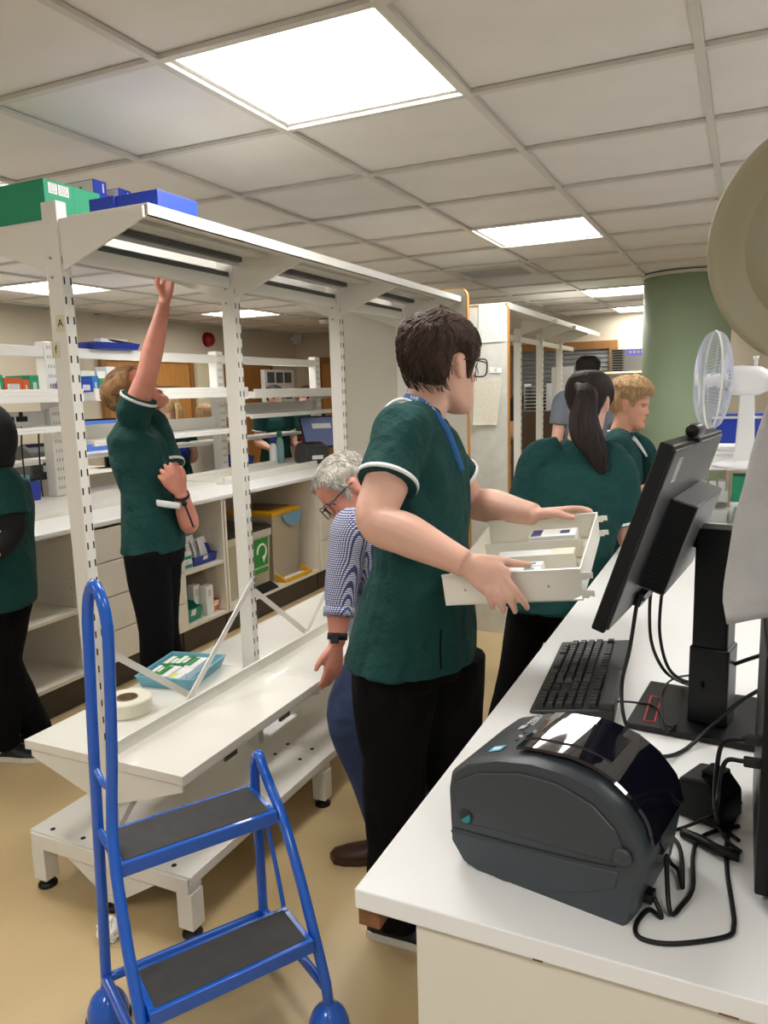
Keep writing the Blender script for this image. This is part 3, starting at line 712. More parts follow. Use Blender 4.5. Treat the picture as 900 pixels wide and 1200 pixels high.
e = sc+Vector((.0015, math.cos(math.radians(-60))*.055, math.sin(math.radians(-60))*.055))
MB().prism([e+Vector((0, -.024, .012)), e+Vector((0, .022, .02)), e+Vector((0, -.008, -.032))], (.003, 0, 0)).build('arrow_head', M_paper, sg)
text_mesh('sign_text', 'mixed recycling', M_paper, sg, (-3.0985, 4.475, z0+.165), Y, Vector((.0105, 0, .25)), .027)
t, z0, l = bin_('yellow_lid_bin', 'grey waste bin with yellow lid and blue bag showing', -3.14, .42, 4.69, 5.08, .49, M_ylid)
MB().box((-3.5, 4.76, z0+.527), (-3.2, 5.02, z0+.535)).build('lid_recess', mat('lid_brown', (120, 84, 40), .4), l)
bp = [(-3.128, 4.80, z0+.49), (-3.128, 5.085, z0+.49), (-3.126, 5.07, z0+.42), (-3.124, 5.0, z0+.385), (-3.124, 4.92, z0+.39), (-3.126, 4.84, z0+.43)]
MB().prism(bp, (.006, 0, 0)).build('blue_bag', M_bluebag, t, bevel=.002)
t = thing('pedal_tray', 'yellow plastic pedal frame on the bay floor before the yellow lidded bin', 'tray', (-3.07, 4.85, .171))
MB().prism([(-3.13, 4.68, .172), (-3.03, 4.68, .172), (-3.03, 4.68, .19), (-3.13, 4.68, .235)], (0, .02, 0)).build('side_wing', M_ylid, t)
MB().prism([(-3.13, 5.04, .172), (-3.03, 5.04, .172), (-3.03, 5.04, .19), (-3.13, 5.04, .235)], (0, .02, 0)).build('side_wing', M_ylid, t)
MB().box((-3.045, 4.70, .172), (-3.025, 5.04, .2)).build('front_bar', M_ylid, t, bevel=.003); MB().box((-3.125, 4.70, .172), (-3.045, 5.04, .18)).build('foot_plate', M_paper, t)
t = thing('black_pedal', 'black plastic foot pedal before the recycling bin', 'pedal', (-3.06, 4.4, .171))
MB().prism([(-3.09, 4.30, .172), (-3.02, 4.30, .172), (-3.02, 4.30, .18), (-3.09, 4.30, .22)], (0, .26, 0)).build('pedal_plate', M_black, t, bevel=.004)
# things on the worktop: boards stored flat, upstand
bd = MB(); bd.box((-4.06, 2.0, .93), (-3.36, 4.35, .955)); o = bd.build('loose_shelf_board', M_cream, bevel=.003); tag(o, 'long cream shelf board laid flat on the left bench behind the reaching woman', 'shelf board'); rebase(o)
bd = MB(); bd.box((-3.75, 4.40, .93), (-3.32, 5.7, .955)); bd.box((-3.345, 4.40, .955), (-3.32, 5.7, .985)); bd.box((-3.75, 4.40, .955), (-3.73, 5.7, .985)); o = bd.build('loose_shelf_board', M_cream, bevel=.003); tag(o, 'shallow cream shelf tray laid on the bench before the far label printer', 'shelf board'); rebase(o)
# ---------------------------------------------------------------- rack on the island
RXP = -3.95
RK = thing('bench_rack', 'white open shelving rack standing on the left bench', 'rack', (RXP, 3.5, .93))
M_rack = mat('white_steel_rack', (238, 236, 230), .38)
RP = [3.50, 5.20, 6.80]
for y in RP:
    p = MB().box((RXP-.04, y-.045, .956 if y < 4.4 else .93), (RXP+.04, y+.045, 1.915)).build('post', M_rack, RK, bevel=.006)
    s = MB()
    for k in range(16):
        for dx in (-.02, .0, .02): s.box((RXP+.0398, y+dx-.004, 1.0+k*.058), (RXP+.041, y+dx+.004, 1.0+k*.058+.02))
    tag(s.build('slot_row', M_bin, p), kind='stuff')
segs = [(1.7, 3.455), (3.545, 5.155), (5.245, 6.755)]
for k, (a, b) in enumerate(segs):
    MB().box((RXP-.02, a, 1.82), (RXP+.035, b, 1.885)).build('top_beam', M_rack, RK, bevel=.004)
    zs2 = (1.60, 1.60, 1.585)[k]
    s = MB(); s.box((RXP-.36, a, zs2-.02), (RXP+.34, b, zs2)); s.box((RXP+.30, a, zs2-.055), (RXP+.34, b, zs2-.02)); s.box((RXP+.325, a, zs2), (RXP+.34, b, zs2+.02)); s.build('shelf', M_rack, RK, bevel=.003)
    zs3 = (1.405, 1.30, 1.40)[k]
    s = MB(); s.box((RXP-.02, a, zs3-.02), (RXP+.30, b, zs3)); s.box((RXP-.02, a, zs3), (RXP-.005, b, zs3+.09)); s.box((RXP+.28, a, zs3-.035), (RXP+.30, b, zs3-.02)); s.build('tray_shelf', M_rack, RK, bevel=.003)
    MB().box((RXP-.36, a, 1.16), (RXP-.06, b, 1.18)).build('rear_shelf', M_rack, RK)
    for yy in (a+.01, b-.01):
        MB().prism([(RXP+.0, yy-.004, zs2-.02), (RXP+.3, yy-.004, zs2-.02), (RXP+.3, yy-.004, zs2-.05), (RXP, yy-.004, zs2-.1)], (0, .008, 0)).build('bracket', M_rack, RK)
# stored cartons on the rack
def rack_box(label, u0, u1, v, h, m, xf=RXP+.26, dep=.2, lab_=True, z0=1.601, name='medicine_carton', group='cartons on the rack shelf'):
    a = W(u0, v, x=xf); b = W(u1, v, x=xf)
    t = thing(name, label, 'carton', (xf-dep/2, (a.y+b.y)/2, z0), group)
    MB().box((xf-dep, a.y, z0), (xf, b.y, z0+h)).build('box_body', m, t, bevel=.003)
    if lab_: MB().box((xf, a.y+.02, z0+h*.15), (xf+.001, b.y-.02, z0+h*.6)).build('label', M_wlabel, t)
    return t
M_oc = mat('orange_carton', (206, 92, 36), .5)
rack_box('green carton at the left edge on the rack shelf', -30, 4, 450, .10, M_gcard)
rack_box('orange carton with wide white label on the rack shelf', 5, 26, 450, .085, M_oc); rack_box('small orange carton beside the wide orange one on the rack shelf', 26.5, 35, 450, .075, M_oc)
rack_box('green carton against the first rack post', 35.5, 46, 450, .10, M_gcard)
rack_box('white carton standing behind the blue carton on the rack shelf', 96, 112, 450, .14, M_wpack, xf=RXP+.05, dep=.1, lab_=False); rack_box('flat blue carton on the rack shelf behind the first near post', 94, 108, 450, .075, M_bcard)
rack_box('small blue carton lying on the rack shelf', 108.5, 116, 450, .10, mat('mid_blue_carton', (40, 120, 190), .5)); rack_box('green carton with white labels left of the raised arm', 116.5, 139, 450, .085, M_gcard)
rack_box('tall white carton behind the green carton on the rack shelf', 126, 136, 450, .17, M_wpack, xf=RXP+.05, dep=.1, lab_=False); rack_box('small white carton behind the green carton on the rack shelf', 115, 125, 450, .14, M_wpack, xf=RXP+.05, dep=.1, lab_=False)
t = thing('storage_tray', 'blue plastic tray lying on top of the rack', 'tray', (RXP, 4.15, 1.886))
a = W(112, 402, x=RXP+.1); b = W(165, 404, x=RXP+.1)
MB().rings([[(RXP-.2, a.y+.02, 1.886), (RXP+.09, a.y+.02, 1.886), (RXP+.09, b.y-.02, 1.886), (RXP-.2, b.y-.02, 1.886)], [(RXP-.22, a.y, 1.93), (RXP+.1, a.y, 1.93), (RXP+.1, b.y, 1.93), (RXP-.22, b.y, 1.93)], [(RXP-.2, a.y+.015, 1.925), (RXP+.085, a.y+.015, 1.925), (RXP+.085, b.y-.015, 1.925), (RXP-.2, b.y-.015, 1.925)]]).build('tray_shell', M_blueb, t, bevel=.004)
MB().tube([(RXP+.02, b.y-.25, 1.955), (RXP+.06, b.y+.02, 1.925)], .008, 6).build('black_rod', M_black, t); MB().box((RXP-.03, b.y-.3, 1.93), (RXP+.03, b.y-.05, 1.96)).build('white_block', M_white, t)
c = W(62, 457, x=RXP-.1)
for k, u in enumerate((9, 25)):
    c = W(u, 488, x=RXP+.2)
    t = thing('bulldog_clip', 'black clip hanging at the front of the tray shelf, %s' % ('nearest the headscarf' if k == 0 else 'nearest the first rack post'), 'clip', c, 'black clips on the tray shelf')
    MB().box((c.x-.01, c.y-.03, 1.44), (c.x+.015, c.y+.03, 1.47)).build('clip_body', M_black, t, bevel=.003); MB().box((c.x-.004, c.y-.012, 1.47), (c.x+.004, c.y+.008, 1.495)).build('clip_lever', M_black, t)
# rear desk behind the island with its clutter
o = MB(); o.box((-5.0, 2.6, .98), (-4.36, 4.75, 1.01)); o.box((-4.98, 2.62, 0), (-4.38, 2.66, .98)); o.box((-4.98, 4.69, 0), (-4.38, 4.73, .98)); o.box((-4.42, 2.66, .7), (-4.38, 4.69, .98))
o = o.build('rear_desk', M_offw); tag(o, 'pale desk behind the rack on the left bench', 'desk'); rebase(o)
def label_printer(name, label, c, fwd, s=1.0, z=None):
    """desktop label printer: rounded side profile pushed across its width"""
    f = Vector(fwd).normalized(); w = Vector((-f.y, f.x, 0)); c = Vector(c)
    t = thing(name, label, 'label printer', c)
    prof = [(-.12, 0), (.10, 0), (.13, .03), (.13, .11), (.11, .135), (.06, .15), (0, .165), (-.06, .16), (-.10, .13), (-.13, .08), (-.13, .02)]
    MB().prism([c+f*(p[0]*s)+Z*(p[1]*s)-w*.1*s for p in prof], w*.2*s).build('housing', mat('printer_grey_far', (56, 58, 62), .4), t, bevel=.012*s, seg=3)
    MB().prism([c+f*(p[0]*s)+Z*(p[1]*s+.004)-w*.07*s for p in [(.04, .154), (0, .167), (-.06, .162), (-.10, .132), (-.09, .12), (-.05, .15), (0, .155), (.03, .146)]], w*.14*s).build('window_lid', mat('smoked_lid', (24, 24, 34), .1), t)
    MB().cbox(c+f*.13*s+Z*.055*s, f*.006, w*.09*s, Z*.03*s).build('label_slot', M_paper, t)
    return t
c = W(366, 551, x=-3.55); label_printer('label_printer', 'far grey label printer at the end of the left bench', (-3.55, c.y, .931), (.75, -.6, 0), 1.15)
c = W(50, 562, x=-4.55); label_printer('label_printer', 'dark label printer on the rear desk left of the first post', (-4.55, c.y, 1.011), (.9, -.3, 0), 1.45)
# blue crate, white carton near the person with the headscarf
c = W(38, 583, x=-3.9)
t = thing('blue_crate', 'small blue crate on the bench under the rack', 'crate', (-3.95, c.y, .956))
yy0, yy1 = W(29, 583, x=-3.9).y, W(49, 580, x=-3.9).y
MB().rings([[(-4.05, yy0+.01, .956), (-3.9, yy0+.01, .956), (-3.9, yy1-.01, .956), (-4.05, yy1-.01, .956)], [(-4.06, yy0, 1.07), (-3.89, yy0, 1.07), (-3.89, yy1, 1.07), (-4.06, yy1, 1.07)], [(-4.05, yy0+.01, 1.065), (-3.9, yy0+.01, 1.065), (-3.9, yy1-.01, 1.065), (-4.05, yy1-.01, 1.065)]]).build('crate_shell', M_blueb, t)
MB().box((-4.02, yy0+.03, 1.066), (-3.95, yy0+.09, 1.11)).build('pale_blue_pad', M_teal, t)
c = W(22, 628, x=-3.25)
stack_box('white carton on the worktop behind the person in the headscarf', -3.22, .12, W(12, 628, x=-3.22).y, W(28, 625, x=-3.22).y, .931, .10, M_wpack, name='white_carton')
# screens
M_scr = mat('blue_screen', (96, 132, 206), .3, emit=0.0)
def screen(name, label, c, right, up, w, h, m, stand=True, zbase=.93):
    c = Vector(c); right = Vector(right).normalized(); up = Vector(up).normalized(); n_ = right.cross(up)
    t = thing(name, label, 'monitor', Vector((c.x, c.y, zbase)))
    MB().cbox(c, right*w, up*h, n_*.025).build('case', M_black, t, bevel=.004)
    MB().cbox(c+n_*.0135, right*(w-.03), up*(h-.03), n_*.002).build('display', m, t)
    MB().cbox(c+n_*.0148+up*h*.18, right*w*.45, up*h*.16, n_*.0008).build('window_on_screen', M_paper, t)
    if stand:
        MB().cbox(Vector((c.x, c.y, (zbase+c.z-h*.3)/2))-n_*.05, right*.05, Z*(c.z-h*.3-zbase), n_*.03).build('stand', M_black, t)
        MB().cbox(Vector((c.x, c.y, zbase+.006))-n_*.05, right*.2, Z*.012, n_*.16).build('stand_base', M_black, t)
    return t
M_glow = mat('lit_blue_screen', (70, 110, 200), .3); M_glow.node_tree.nodes['Principled BSDF'].inputs['Emission Color'].default_value = (.12, .25, .7, 1); M_glow.node_tree.nodes['Principled BSDF'].inputs['Emission Strength'].default_value = .35
c = W(128, 510, x=-4.62); screen('monitor', 'monitor with blue screen seen behind the reaching woman', c, (.3, .95, 0), (-.1, 0, 1), .44, .27, M_glow, zbase=1.01)
c = W(378, 506, x=-3.62); screen('monitor', 'tilted dark monitor with pale blue screen behind the third post', c, (.75, .66, 0), (-.3, .12, .95),   .40, .31, mat('dull_blue_screen', (110, 124, 176), .35), zbase=.93)
# bottles by the far label printer
for k, (u, m, cm, h, lb) in enumerate(((321, M_wpack, M_bcard, .24, 'white bottle with blue cap beside the far label printer'), (329, mat('clear_green_bottle', (150, 190, 190), .15), M_tealb, .30, 'clear green sports bottle with teal top on the left bench'), (353, mat('clear_pink_bottle', (206, 190, 196), .15), M_red, .22, 'clear bottle with red top behind the far label printer'))):
    xb = -3.86; c = W(u, 545, x=xb); y = c.y; z = .931
    t = thing('drinks_bottle', lb, 'bottle', (xb, y, z))
    MB().lathe([(.034, 0), (.037, .005), (.037, h*.55), (.03, h*.7), (.02, h*.78), (.02, h*.82)], (xb, y, z), Z, 18).build('bottle_body', m, t, True)
    MB().lathe([(.024, h*.8), (.026, h*.95), (.02, h)], (xb, y, z), Z, 18).build('cap', cm, t, True)
for k, (u, m) in enumerate(((207, M_blueb), (327, M_blueb))):
    y0, y1 = W(u-7, 540, x=-4.5).y, W(u+7, 540, x=-4.5).y
    parts_bin('blue_parts_bin', ['blue parts bin on the rear desk right of the woman with the blonde ponytail', 'blue parts bin behind the bottles on the left bench'][k], -4.4 if k == 0 else -4.0, .15, y0 if k == 0 else 5.55, y1 if k == 0 else 5.75, 1.011 if k == 0 else .931, .11, m, .8, tick=False)
# photo board on the wall behind the rack
c = W(326, 443, x=WLX+.35)
t = thing('photo_board', 'white cabinet front with six dark photo cards behind the rack', 'board', (-5.3, 7.6, 1.2))
a, b = W(310, 433, x=-5.3), W(345, 458, x=-5.3)
MB().box((-5.36, a.y, 1.2), (-5.3, b.y, a.z)).build('board_panel', M_white, t); MB().box((-5.4, a.y+.1, 0), (-5.32, a.y+.16, 1.2)).build('leg', M_white, t); MB().box((-5.4, b.y-.16, 0), (-5.32, b.y-.1, 1.2)).build('leg', M_white, t)
M_photo = mat('dark_photo', (90, 92, 92), .3, var=(12, .5))
for r in range(2):
    for k in range(3):
        y0 = a.y+.05+(b.y-a.y-.08)/3*k; MB().box((-5.3, y0, a.z-.16-.2*r), (-5.297, y0+(b.y-a.y)/3-.06, a.z-.03-.2*r)).build('photo_card', M_photo, t)
# cable drops under the rack shelf
for k, (u0, u1) in enumerate(((25, 31), (45, 50))):
    p = [W(u0, 500, x=RXP+.15), W(u0+1, 530, x=RXP+.12), W(u1-2, 560, x=RXP+.1), W(u1, 582, x=RXP+.15)]
    p[-1].z = max(p[-1].z, .96)
    o = MB().tube(bez(p, 6), .005, 6).build('hanging_cable', M_black, smooth=True); tag(o, ['black cable hanging under the rack nearest the headscarf', 'black cable hanging under the rack beside the first rack post'][k], 'cable'); rebase(o)
# ================================================================ right counter
CT = .90; CX = -.445; CY0 = .815; CY1 = 4.35
R1 = thing('service_counter', 'long white counter along the right with white end panel', 'counter', (0, 2.5, 0))
MB().box((CX, CY0, CT-.028), (.95, CY1, CT)).build('counter_top', M_white, R1, bevel=.002)
M_chip = mat('bare_chipboard', (120, 78, 48), .8, bump=(150, .6, .003), var=(60, .2))
MB().box((CX-.001, CY0+.012, CT-.060), (CX+.03, CY0+.055, CT-.0285)).build('chipped_batten', M_chip, R1)
M_panelw = mat('cream_counter_panel', (222, 217, 203), .5, var=(2, .02))
MB().box((-.362, CY0+.012, 0), (.30, CY0+.03, CT-.029)).build('end_panel', M_panelw, R1, bevel=.001); MB().box((.303, CY0+.012, 0), (.93, CY0+.03, CT-.029)).build('end_panel', M_panelw, R1, bevel=.001)
MB().box((-.362, CY0+.031, 0), (-.342, CY1-.03, CT-.029)).build('side_panel', M_panelw, R1); MB().box((-.34, CY1-.05, 0), (.93, CY1-.03, CT-.029)).build('far_panel', M_panelw, R1)
for (x, l) in ((-.205, .012), (.0, .02)):
    MB().box((x, CY0-.0006, CT-.0282), (x+l, CY0+.002, CT-.026)).build('edge_chip', M_chip, R1)
# ---------------------------------------------------------------- label printer
M_pg = mat('printer_charcoal', (52, 59, 64), .42, bump=(500, .06, .0006)); M_lid = mat('smoked_glossy_lid', (14, 13, 26), .05, coat=1.0); M_pd = mat('printer_seam', (26, 29, 32), .5)
p0 = Vector((-.307, .916, CT)); pe = Vector((.202, -.038, 0)); pe.normalize(); pn = Vector((-pe.y, pe.x, 0))
def onface(u, v):
    r = CR*((u-450)/FPX)-CU*((v-600)/FPX)+CF
    t = (p0-CAM).dot(pn)/r.dot(pn); q = CAM+r*t-p0
    return (q.dot(pe), q.z)
outl = [(556, 1030), (735, 1087), (742, 1079), (756, 1010), (748, 978), (726, 947), (698, 922), (662, 905), (622, 893), (580, 889), (545, 893), (526, 906), (523, 925), (526, 985), (540, 1010)]
prof = [onface(*q) for q in outl]
prof = [(s_, max(h, 0)) for s_, h in prof]; prof[0] = (prof[0][0], 0); prof[1] = (prof[1][0], 0)
PWD = .178
PR = thing('label_printer', 'charcoal desktop label printer with smoked lid on the near end of the counter', 'label printer', p0+pe*.1+pn*.095)
def pp(s_, h, w): return p0+pe*s_+pn*w+Z*h
# body: profile pushed across the width; shoulders slightly pulled in
cs, ch = sum(p[0] for p in prof)/len(prof), sum(p[1] for p in prof)/len(prof)
def ringp(w, k): return [pp(cs+(s_-cs)*k, max(0.0, ch+(h-ch)*k) if h > .001 else 0, w) for s_, h in prof]
mb = MB(); mb.rings([ringp(0, .955), ringp(.006, .985), ringp(.016, 1.0), ringp(PWD-.016, 1.0), ringp(PWD-.006, .985), ringp(PWD, .955)])
bd = mb.build('printer_body', M_pg, PR, smooth=True)
me = bd.data
bm = bmesh.new(); bm.from_mesh(me); bmesh.ops.recalc_face_normals(bm, faces=bm.faces)
for e_ in bm.edges:
    if len(e_.link_faces) == 2 and e_.calc_face_angle() > .6: e_.smooth = False
bm.to_mesh(me); bm.free()
# raised side panel arch on the near face
arch = [(533, 962), (534, 915), (560, 905), (610, 905), (655, 918), (695, 942), (722, 972), (734, 1000), (715, 1008), (640, 988), (570, 968)]
ap = [onface(*q) for q in arch]
MB().prism([pp(s_, h, .002) for s_, h in ap], -pn*.006).build('side_panel', M_pg, PR, bevel=.003, seg=3)
low = [(528, 972), (600, 992), (680, 1012), (726, 1022), (722, 1040), (690, 1046), (640, 1044), (590, 1032), (548, 1012)]
MB().prism([pp(*onface(*q), .002) for q in low], -pn*.004).build('lower_side_panel', M_pg, PR, bevel=.003, seg=3)
sm = [onface(*q) for q in ((533, 970), (600, 988), (680, 1008), (722, 1016))]
MB().tube([pp(s_, h, -.0005) for s_, h in sm], .0012, 6).build('case_seam', M_pd, PR)
s_, h = onface(730, 1003); MB().lathe([(.012, 0), (.012, .005), (.009, .007)], pp(s_, h, 0), -pn, 20).build('hinge_cap', M_pg, PR, True)
M_tq = mat('teal_latch', (20, 128, 132), .35)
s_, h = onface(548, 955); MB().lathe([(.011, 0), (.011, .0065)], pp(s_, h, .002), -pn, 20).build('latch_well', M_pd, PR)
MB().prism([pp(s_+.008*math.cos(a), h+.008*math.sin(a), -.0046) for a in [math.radians(q) for q in range(-140, 60, 20)]], -pn*.003).build('latch', M_tq, PR)
# smoked lid that follows the arch of the top
top = [onface(*q) for q in ((756, 1004), (748, 974), (726, 943), (698, 918), (664, 900), (640, 894), (612, 888), (596, 887))]
def lidring(w, k): return [pp(s_+.002*k, h+.002*k, w) for s_, h in top]
def strip(name, pts, w0, w1, th, m, lift):
    L = len(pts); nrm = []
    for i in range(L):
        a = pts[max(i-1, 0)]; b = pts[min(i+1, L-1)]; d = Vector((b[0]-a[0], b[1]-a[1])); d.normalize(); nn_ = Vector((d.y, -d.x)); 
        if nn_.y < 0 and abs(nn_.y) > abs(nn_.x): nn_ = -nn_
        if nn_.dot(Vector((pts[i][0]-cs, pts[i][1]-ch))) < 0: nn_ = -nn_
        nrm.append(nn_)
    R = []
    for i in range(L):
        a = (pts[i][0]+nrm[i].x*lift, pts[i][1]+nrm[i].y*lift); b = (a[0]+nrm[i].x*th, a[1]+nrm[i].y*th)
        R.append([pp(a[0], a[1], w0), pp(a[0], a[1], w1), pp(b[0], b[1], w1-.003), pp(b[0], b[1], w0+.003)])
    o = MB(); o.rings(R); o = o.build(name, m, PR)
    bm = bmesh.new(); bm.from_mesh(o.data); bmesh.ops.recalc_face_normals(bm, faces=bm.faces)
    for f_ in bm.faces: f_.smooth = True
    for e_ in bm.edges:
        if len(e_.link_faces) == 2 and e_.calc_face_angle() > .5: e_.smooth = False
    bm.to_mesh(o.data); bm.free(); return o
def dens(pts, n=5):
    q = bez([Vector((p[0], p[1], 0)) for p in pts], n); return [(p.x, p.y) for p in q]
ld = strip('smoked_lid', dens(top), .022, PWD-.022, .003, M_lid, .0012)
strip('lid_window', dens(top[3:], 6), .05, PWD-.05, .002, mat('lid_window_glass', (20, 19, 30), .03, coat=1.0), .0042)
# energy sticker, model name, maker's mark and keys on the top front
def ontop(s_, w, lift=.0012):
    # height of the profile near s_ on the top
    best = None
    for i in range(len(prof)):
        a, b = prof[i], prof[(i+1) % len(prof)]
        if (a[0]-s_)*(b[0]-s_) <= 0 and abs(a[0]-b[0]) > 1e-6:
            hh = a[1]+(b[1]-a[1])*(s_-a[0])/(b[0]-a[0]); best = hh if best is None else max(best, hh)
    return pp(s_, best+lift, w)
sA = onface(566, 890)[0]
def patch(name, s0, s1, w0, w1, m): 
    q = [ontop(s0, w0), ontop(s1, w0), ontop(s1, w1), ontop(s0, w1)]; return MB().prism(q, Z*.0006).build(name, m, PR)
M_estar = mat('sky_blue_sticker', (96, 190, 236), .4)
es = patch('blue_sticker', sA-.006, sA+.012, .026, .044, M_estar); MB().prism([ontop(sA-.003, .030, .002), ontop(sA+.009, .030, .002), ontop(sA+.009, .039, .002), ontop(sA-.003, .039, .002)], Z*.0003).build('sticker_print', M_paper, es)
M_lg = mat('light_grey_print', (190, 194, 196), .4)
text_mesh('maker_name', 'ZEBRA', M_lg, PR, ontop(sA+.012, .14, .0022), pn*1.0, -pe, .014)
MB().prism([ontop(sA-.002, .108, .0014), ontop(sA+.008, .108, .0014), ontop(sA+.008, .122, .0014), ontop(sA-.002, .122, .0014)], Z*.0005).build('maker_mark', M_lg, PR)
for k in range(3): MB().lathe([(.003, 0), (.003, .0012)], ontop(sA+.018, .065+.012*k, 0), Z, 10).build('indicator', M_lg if k == 1 else M_pd, PR)
# rear connectors
for (w, h, m, sz) in ((.05, .10, M_black, .02), (.09, .055, M_steel, .028), (.04, .025, M_black, .018)):
    b = max(p[0] for p in prof); MB().cbox(pp(b-.008, h, w), pe*.016, pn*sz, Z*.012).build('connector', m, PR)
# ---------------------------------------------------------------- keyboard
KB = thing('keyboard', 'black full size keyboard beside the monitor stand', 'keyboard', (-.30, 1.68, CT))
k0 = Vector((-.372, 1.445, CT+.006)); kl = Vector((-.03, .448, 0)); kl.normalize(); kw = Vector((kl.y, -kl.x, 0)); KL, KW = .448, .165
ku = Vector((0, 0, 1)); slope = .022/KW
def kp(a, b, h=0): return k0+kl*a+kw*b+Z*(b*slope+h)
M_kb = mat('keyboard_black', (26, 26, 27), .5); M_key = mat('key_black', (30, 30, 31), .45, bump=(400, .1, .0005)); M_leg = mat('key_legend', (200, 200, 200), .5)
mb = MB(); mb.prism([kp(0, 0, -.006), kp(KL, 0, -.006), kp(KL, KW, -.006-KW*slope), kp(0, KW, -.006-KW*slope)], Z*.0001)
mb = MB(); b_ = [kp(0, 0), kp(KL, 0), kp(KL, KW), kp(0, KW)]; f_ = [Vector((p.x, p.y, CT+.0005)) for p in b_]
mb.add(f_+b_, [(0, 3, 2, 1), (4, 5, 6, 7), (0, 1, 5, 4), (1, 2, 6, 5), (2, 3, 7, 6), (3, 0, 4, 7)])
bmk = mb.build('keyboard_case', M_kb, KB, bevel=.004)
bm = bmesh.new(); bm.from_mesh(bmk.data); bmesh.ops.recalc_face_normals(bm, faces=bm.faces); bm.to_mesh(bmk.data); bm.free()
MB().obox(kp(0, .135, .0), kl*.20, kw*.03, Z*.016).build('rear_hump', M_kb, KB, bevel=.005)
text_mesh('maker_name', 'DELL', M_lg, KB, kp(.095, .128, .0012), -kl, kw+Z*slope, .013)
def key_mesh(w, d):
    mb = MB(); e1 = kl; e2 = kw+Z*slope
    mb.rings([[e1*a*w+e2*b*d+Z*h for a, b in ((-.5, -.5), (.5, -.5), (.5, .5), (-.5, .5))] if h < .004 else [e1*a*w*.74+e2*b*d*.74+Z*h for a, b in ((-.5, -.5), (.5, -.5), (.5, .5), (-.5, .5))] for h in (0, .0088)])
    me = mb.mesh('key'); bm = bmesh.new(); bm.from_mesh(me); bmesh.ops.recalc_face_normals(bm, faces=bm.faces); bm.to_mesh(me); bm.free(); me.materials.append(M_key); return me
u_ = .0187; kms = {}
def key(a, b, w=1.0):
    if w not in kms: kms[w] = key_mesh(u_*w*.95, .0172)
    o = bpy.data.objects.new('key', kms[w]); COL.objects.link(o); o.parent = KB; o.location = kp(a, b, .0005)-wl(KB)
# a runs from the numeric pad (near the camera) to the escape end; b from the space bar edge to the rear
base = .012
for r in range(5):
    bb = .018+.0192*r
    for k in range(4): key(base+u_*(k+.5), bb)
    if r in (0,): 
        for k in range(3): key(base+u_*(4.3+k+.5), bb)
    if r == 1: key(base+u_*(5.3+.5), bb)
    if r in (3, 4):
        for k in range(3): key(base+u_*(4.3+k+.5), bb)
    st = base+u_*7.6
    if r == 0:
        for k in range(3): key(st+u_*(1.25*k+.62), bb, 1.25)
        key(st+u_*(3.75+3.0), bb, 6.0)
        for k in range(3): key(st+u_*(9.75+1.25*k+.62), bb, 1.25)
    else:
        lead = (0, 2.75, 2.25, 1.5, 2.0)[r]; key(st+u_*lead/2, bb, lead); n_ = (0, 10, 11, 12, 13)[r]
        for k in range(n_): key(st+u_*(lead+k+.5), bb)
        rem = 15-lead-n_
        if rem > .3: key(st+u_*(lead+n_+rem/2), bb, rem)
for k in range(4): key(base+u_*(k+.5), .122)
for k in range(3): key(base+u_*(4.3+k+.5), .122)
for g in range(3):
    for k in range(4): key(base+u_*(7.6+g*4.4+k+.5), .122)
key(base+u_*(7.6+14.5), .122)
# ---------------------------------------------------------------- monitor seen from behind
MN = thing('monitor', 'large black monitor seen from behind on a black stand', 'monitor', (-.03, 1.53, CT))
n0, n1, f0_, f1_ = Vector((-.102, 1.20, 1.463)), Vector((-.199, 1.20, 1.165)), Vector((-.052, 1.74, 1.455)), Vector((-.149, 1.74, 1.157))
ml = (f0_-n0); mu = (n0-n1); LW, LH = ml.length, mu.length; ml.normalize(); mu.normalize(); mn = ml.cross(mu).normalized()
if mn.x < 0: mn = -mn            # mn points out of the back
def mp(a, b, c=0): return n1+ml*a+mu*b+mn*c
M_mback = mat('grey_monitor_back', (74, 74, 75), .38, bump=(300, .05, .0005)); M_mside = mat('monitor_black', (9, 9, 10), .38, spec=.35)
MB().obox(mp(0, 0, -.012), ml*LW, mu*LH, mn*.022).build('screen_case', M_mside, MN, bevel=.003)
MB().obox(mp(.006, .006, .0101), ml*(LW-.012), mu*(LH-.012), mn*.004).build('back_cover', M_mback, MN, bevel=.002)
MB().obox(mp(.008, .012, -.0125), ml*(LW-.016), mu*(LH-.024), mn*.0005).build('display', mat('dark_display', (20, 22, 30), .15), MN)
hb = MB().obox(mp(.14, LH*.17, .014), ml*.30, mu*LH*.52, mn*.045).build('rear_housing', M_mback, MN, bevel=.003)
MB().obox(mp(.1392, LH*.18, .016), ml*.001, mu*LH*.5, mn*.041).build('vent_side', M_dark, hb)
for k in range(20): MB().obox(mp(.138, LH*(.185+.0245*k), .018), ml*.0012, mu*.002, mn*.037).build('vent_rib', M_mside, hb)
MB().obox(mp(.06, LH*.80, .0142), ml*.035, mu*.04, mn*.0006).build('rating_label', M_wlabel, MN)
MB().obox(mp(.17, LH*.03, .012), ml*.10, mu*.022, mn*.014).build('port_cover', M_mside, MN)
hc = mp(.33, LH*.42, .06)
col0 = Vector((-.045, 1.535, CT))
MB().tube([hc, hc+mn*.03, Vector((col0.x, 1.535, 1.27))], .022, 16).build('hinge', M_mside, MN, True)
MB().obox((-.075, 1.50, CT+.012), (.062, -.012, 0), (.012, .06, 0), Z*.375).build('stand_column', M_mside, MN, bevel=.004)
MB().obox((-.079, 1.496, CT+.012), (.07, -.013, 0), (.013, .068, 0), Z*.15).build('stand_collar', M_mside, MN, bevel=.004)
MB().obox((-.185, 1.445, CT), (.235, -.02, 0), (.02, .24, 0), Z*.012).build('stand_base', M_mside, MN, bevel=.003)
M_redl = mat('red_edge', (200, 40, 44), .4)
